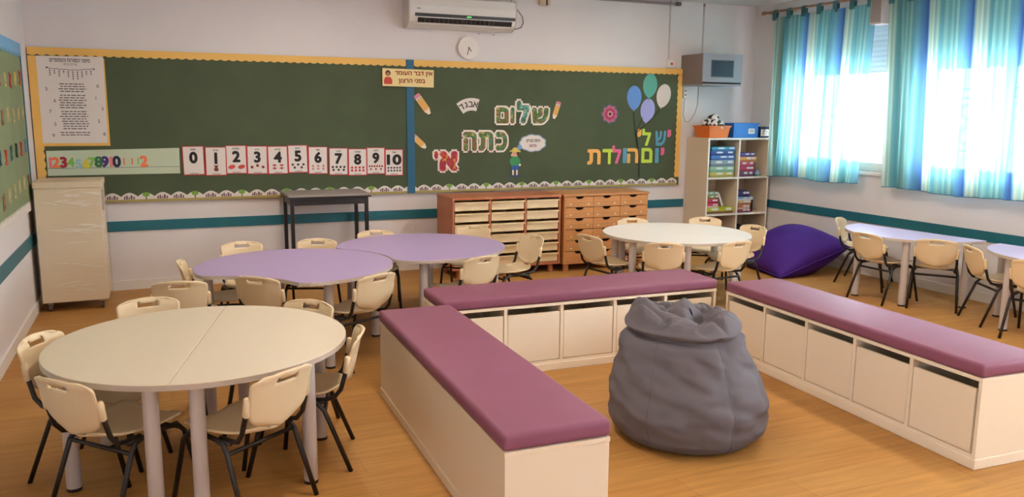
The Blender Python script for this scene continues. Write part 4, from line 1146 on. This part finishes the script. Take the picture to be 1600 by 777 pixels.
tub('storage_tub', 'open orange plastic tub on top of the open shelf', 5.645, 5.935, 7.56, 7.86, .135, ORG, SH+.0005)
tub('storage_tub', 'blue plastic tub with white label on top of the open shelf', 5.985, 6.335, 7.57, 7.87, .165, BLU, SH+.0005, lab=((.03, .12, -.1535, -.1515, .045, .105), [('אבג', .075, .077, .02, .05)]), taper=.003)
tub('storage_tub', 'navy tub with white label beside the curtain on the open shelf', 6.365, 6.495, 7.57, 7.85, .125, NVY, SH+.0005, lab=((-.06, .06, -.144, -.1405, .02, .095), [(heb('חומרים'), 0, .072, .018, .07), (heb('לכיתה'), -.005, .045, .018, .06)]), taper=.002)
def garland_ball():
    t = thing('tissue_bundle', 'black and white speckled paper bundle heaped in the orange tub', 'bundle', (5.79, 7.68, SH+.010))
    mm = mottled('cow_print', [(232, 228, 224), (30, 34, 38), (226, 222, 220), (40, 44, 48), (236, 230, 226)], 34)
    for k in range(7):
        a = 2*PI*k/6; r = .075 if k < 6 else 0; cx, cy, cz = r*math.cos(a), r*math.sin(a), .145+(.03*math.sin(k*2.3) if k < 6 else .065)
        MB().grid(lambda u, v: (cx+.062*math.cos(2*PI*u)*math.sin(PI*v)*(1+.2*math.sin(6*PI*u)), cy+.062*math.sin(2*PI*u)*math.sin(PI*v), cz+.045*math.cos(PI*v)), 18, 10, True).build('paper_ball', mm, t, smooth=True)
    MB().cyl((0, 0), .085, 0.0, .14, 12, .095).build('bundle_base', mm, t)
garland_ball()

# ================================================================== WALL THINGS ON THE BACK WALL
def air_conditioner():
    t = thing('air_conditioner', 'white split air conditioner with black stripe high on the back wall', 'air conditioner', (2.835, YB, 2.40))
    L = .56
    prof = [(0, 0), (-.10, -.002), (-.185, .045), (-.205, .10), (-.21, .20), (-.20, .28), (-.16, .30), (0, .30)]
    MB().prism(prof, -L+.012, L-.012, 'x').build('casing', WHITE, t, bevel=.006)
    for s in (-1, 1): MB().prism([(a*1.01, b) for a, b in prof], min(s*L, s*(L-.014)), max(s*L, s*(L-.014)), 'x').build('side_cap', mat('ac_side', (206, 198, 190), .5), t, bevel=.005)
    MB().prism([(-.211, .098), (-.214, .098), (-.216, .128), (-.2105, .128)], -L+.06, L-.02, 'x').build('display_stripe', BLACK, t)
    o = MB().prism([(-.206, .088), (-.190, .047), (-.194, .044), (-.211, .086)], -L+.09, L-.055, 'x').build('outlet_grille', DARK, t)
    sl = MB().box(-.002, .002, -.212, -.192, .046, .086).mesh('vane')
    for k in range(16):
        v = link('vane', sl, mat('vane_grey', (96, 84, 80), .5), o); v.location = (-.40+.047*k, .001, 0)
    Bx(-L+.05, L-.03, -.20, -.185, .026, .034).build('flap', WHITE, t, bevel=.002)
    LED = emission('green_led', (.1, 1, .15), 4)
    for x in (.03, .045, .062): MB().cyl((x, .112), .0045, -.2195, -.2150, 10, axis='y').build('status_light', LED, t)
    Bx(-L+.08, -L+.115, -.2112, -.2098, .168, .175).build('brand_mark', PRINT, t)
air_conditioner()
def cable(name, pts, r, m, label, cat='cable'):
    tag(MB().tube(pts, r, 6).build(name, m, None, smooth=True), label, cat)
cable('power_cable', [(3.40, YB-.006, 2.76), (3.44, YB-.006, 2.69), (3.50, YB-.006, 2.62), (3.545, YB-.006, 2.57), (3.555, YB-.006, 2.51), (3.53, YB-.006, 2.462), (3.46, YB-.006, 2.44), (3.35, YB-.006, 2.435)], .004, PRINT, 'thin grey cable looping from the air conditioner on back wall')
def clock():
    t = thing('wall_clock', 'plain round white wall clock below the air conditioner', 'clock', (2.947, YB, 2.235))
    MB().cyl((0, 0), .115, -.028, 0, 40, .110, 'y').build('case', WHITE, t, bevel=.006)
    MB().cyl((0, 0), .102, -.0295, -.028, 40, axis='y').build('face', mat('clock_face', (236, 230, 222), .5), t)
    Bx(-.003, .003, -.032, -.0305, -.07, .01).build('minute_hand', BLACKP, t).rotation_euler = (0, math.radians(12), 0)
    Bx(-.004, .004, -.034, -.0325, -.042, .008).build('hour_hand', BLACKP, t).rotation_euler = (0, math.radians(-38), 0)
    MB().cyl((0, 0), .006, -.036, -.0295, 12, axis='y').build('hub', BLACKP, t)
clock()
for x, z, nm in ((3.062, 2.378, 'left'), (3.223, 2.372, 'right')):
    t = thing('wall_hook', 'small dark nail with white plug under the air conditioner, %s of two' % nm, 'hook', (x, YB, z))
    MB().cyl((0, 0), .009, -.004, 0, 12, axis='y').build('plug', WHITE, t); MB().cyl((0, .001), .004, -.022, -.004, 8, axis='y').build('nail', BLACK, t)
def ceiling_hook():
    t = thing('wall_bracket', 'small beige bracket with dark slot at top of the back wall', 'bracket', (3.80, YB, 2.70))
    bm_ = mat('beige_plastic', (206, 188, 160), .5)
    Bx(-.075, .04, -.05, 0, 0, .10).build('body', bm_, t, bevel=.004); Bx(-.01, .008, -.053, -.05, -.004, .10).build('slot', BLACK, t)
ceiling_hook()
def conduit(x, z0, z1, label):
    t = thing('conduit', label, 'conduit', (x, YB, z0), 0, 'thin wall conduits')
    Bx(-.008, .008, -.012, 0, 0, z1-z0).build('duct', mat('conduit_white', (196, 186, 186), .5), t, bevel=.002)
    Bx(-.011, .011, -.014, 0, z1-z0-.03, z1-z0).build('clip', mat('conduit_grey', (150, 136, 136), .5), t)
conduit(5.345, 2.20, 2.83, 'thin white conduit from ceiling to the red dot switch')
conduit(5.80, 2.262, 2.83, 'thin white conduit from ceiling to the grey wall box')
t = thing('ceiling_channel', 'grey cable channel where back wall meets ceiling', 'conduit', (4.90, YB, 2.79))
Bx(-.55, .53, -.03, 0, 0, .03).build('duct', mat('channel_grey', (150, 140, 138), .5), t, bevel=.003); Bx(.50, .56, -.05, 0, -.004, .035).build('end_fitting', PRINT, t, bevel=.004)
def switch():
    t = thing('wall_switch', 'square white wall switch with red dot above the board end', 'switch', (5.362, YB, 2.11))
    Bx(-.045, .045, -.03, 0, 0, .09).build('plate', WHITE, t, bevel=.005); MB().cyl((.012, .042), .014, -.034, -.03, 16, axis='y').build('red_button', mat('red_plastic', (200, 40, 50), .4), t)
switch()
def socket():
    t = thing('wall_socket', 'small white socket at right edge of the green board', 'socket', (5.575, YB, 1.775))
    Bx(-.022, .022, -.03, 0, 0, .11).build('plate', WHITE, t, bevel=.004)
    for z in (.03, .075): Bx(-.010, .010, -.034, -.03, z, z+.014).build('outlet', PRINT, t)
socket()
def media_box():
    t = thing('wall_box', 'grey metal wall cabinet with dark window above the open shelf', 'cabinet', (5.785, YB, 1.915))
    G = mat('box_grey', (146, 144, 150), .45); w = .265
    Bx(-w, w, -.40, 0, .012, .335).build('body', mat('box_shaded_grey', (128, 112, 106), .5), t, bevel=.004)  # grey body browned to carry the dim warm light on its sides
    o = Bx(-w, w, -.412, -.40, .030, .335).build('door', G, t, bevel=.003)
    Bx(-.155, .145, -.416, -.412, .085, .27).build('window_bezel', mat('bezel_dark', (58, 60, 68), .35), o, bevel=.002)
    Bx(-.14, .13, -.4175, -.416, .098, .257).build('window_pane', mat('dark_glass', (52, 58, 70), .12), o)
    Bx(-w, w, -.410, 0, -.004, .012).build('base_tray', G, t, bevel=.002)
    Bx(-w+.01, w-.01, -.4125, -.405, .013, .028).build('vent_slot', DARK, t)
media_box()
cable('power_cable', [(5.77, YB-.006, 1.91), (5.768, YB-.006, 1.72), (5.74, YB-.006, 1.62), (5.69, YB-.006, 1.54), (5.645, YB-.006, 1.505), (5.60, YB-.006, 1.515), (5.578, YB-.006, 1.58), (5.577, YB-.012, 1.70), (5.576, YB-.020, 1.774)], .004, mat('cable_white', (190, 184, 188), .5), 'thin white cable looping from grey wall box to the socket')

# ================================================================== CURTAINS
CURT = curtain_material()
RODM = wood('rod_wood', (150, 112, 82), .5, 'Y')
def curtain(y0, y1, ybot0, ybot1, ztop, zbot, label, rodlab, rod, seed, reps, tabs):
    rng = random.Random(seed)
    t = thing('curtain', label, 'curtain', (6.43, (y0+y1)/2, zbot), 0, 'striped curtains on the window wall')
    off = Vector((6.43, (y0+y1)/2, zbot))
    NU, NV = 200, 44
    ph = rng.uniform(0, 6)
    folds = [rng.uniform(.08, .97) for _ in range(6)]
    def fn(u, v):
        ya = y0+(y1-y0)*u; yb = ybot0+(ybot1-ybot0)*u
        f = v
        y = ya+(yb-ya)*f
        amp = .008+.016*f
        x = amp*(math.sin(2*PI*u*7+ph+.8*math.sin(3*u*PI+f))+.5*math.sin(2*PI*u*15+1.3*ph+f*1.5))
        for k, c in enumerate(folds):
            cc = c+.03*(f-.5)*(1 if k % 2 else -1); x -= .035*math.exp(-((u-cc)/.014)**2)*(.4+.6*f)
        z = ztop+(zbot-ztop)*f-.010*math.sin(PI*u*3+ph)*f
        return (x, y-off.y, z-off.z)
    b = MB(); b.grid(fn, NU, NV)
    me = b.mesh('cloth', True, fix=False)
    uvl = me.uv_layers.new(name='cloth')
    for p in me.polygons:
        for li in p.loop_indices:
            vi = me.loops[li].vertex_index; uu = (vi % NU)/(NU-1); uvl.data[li].uv = (reps(uu), (vi//NU)/(NV-1))
    link('cloth', me, CURT, t)
    # hem and tabs
    hem = MB().tube([fn(k/60, 1) for k in range(61)], .004, 5); hem.build('hem', mat('curtain_hem', (40, 104, 130), .7), t)
    TM = mat('curtain_tab', (62, 116, 120), .8)
    for k in range(tabs):
        u = (k+.12)/(tabs-.6); u = min(u, .985)
        yy = y0+(y1-y0)*u-off.y; s = -1 if y1 < y0 else 1
        x = .0
        pts = [(-.014, -.03), (-.017, .05), (-.010, .075), (0, .083), (.010, .075), (.017, .05), (.014, -.03)]
        q = MB()
        for i in range(len(pts)-1):
            (xa, za), (xb, zb) = pts[i], pts[i+1]
            q.add([(xa, yy-.032, ztop-off.z+za), (xb, yy-.032, ztop-off.z+zb), (xb, yy+.032, ztop-off.z+zb), (xa, yy+.032, ztop-off.z+za)], [(0, 1, 2, 3)])
        q.build('tab', TM, t, solid=.003)
    r = thing('curtain_rod', rodlab, 'curtain rod', (6.43, (rod[0]+rod[1])/2, ztop+.066), 0, 'curtain rods')
    hl = abs(rod[1]-rod[0])/2
    MB().cyl((0, 0), .013, -hl, hl, 14, axis='y').build('rod', RODM, r)
    for s in (-1, 1):
        MB().cyl((0, 0), .022, s*hl-.02, s*hl+.02, 14, axis='y').build('finial', RODM, r)
        Bx(0.0, .12, s*(hl-.06)-.01, s*(hl-.06)+.01, -.012, .012).build('bracket', RODM, r)
curtain(7.535, 6.10, 7.52, 6.17, 2.665, .915, 'sheer teal and blue striped curtain nearest the room corner', 'wooden curtain rod nearest the room corner', (7.70, 6.02), 3, lambda u: .62+1.6*u if u < .2 else .94+3*(u-.2), 7)
curtain(5.93, 4.10, 5.845, 4.05, 2.665, .915, 'wide sheer blue striped curtain cut off by the right picture edge', 'wooden curtain rod above the wide curtain at the right', (5.98, 4.0), 5, lambda u: .62+3.9*u, 9)
def speaker():
    t = thing('wall_speaker', 'grey wall speaker mounted between the two curtains', 'speaker', (XR, 6.0, 2.45))
    SG = mat('speaker_grey', (196, 190, 188), .5)
    Bx(-.16, -.01, -.02, .13, .01, .30).build('cabinet', SG, t, bevel=.008)
    Bx(-.165, -.16, -.005, .115, .03, .28).build('grille', mat('speaker_grille', (150, 142, 138), .7), t)
    Bx(-.05, 0, -.125, -.03, .0, .33).build('mounting_plate', WHITE, t, bevel=.003)
    Bx(-.055, -.05, -.12, -.108, .0, .02).build('screw_tab', BLACKP, t)
    Bx(-.05, 0, -.03, .02, .10, .16).build('bracket', SG, t)
speaker()
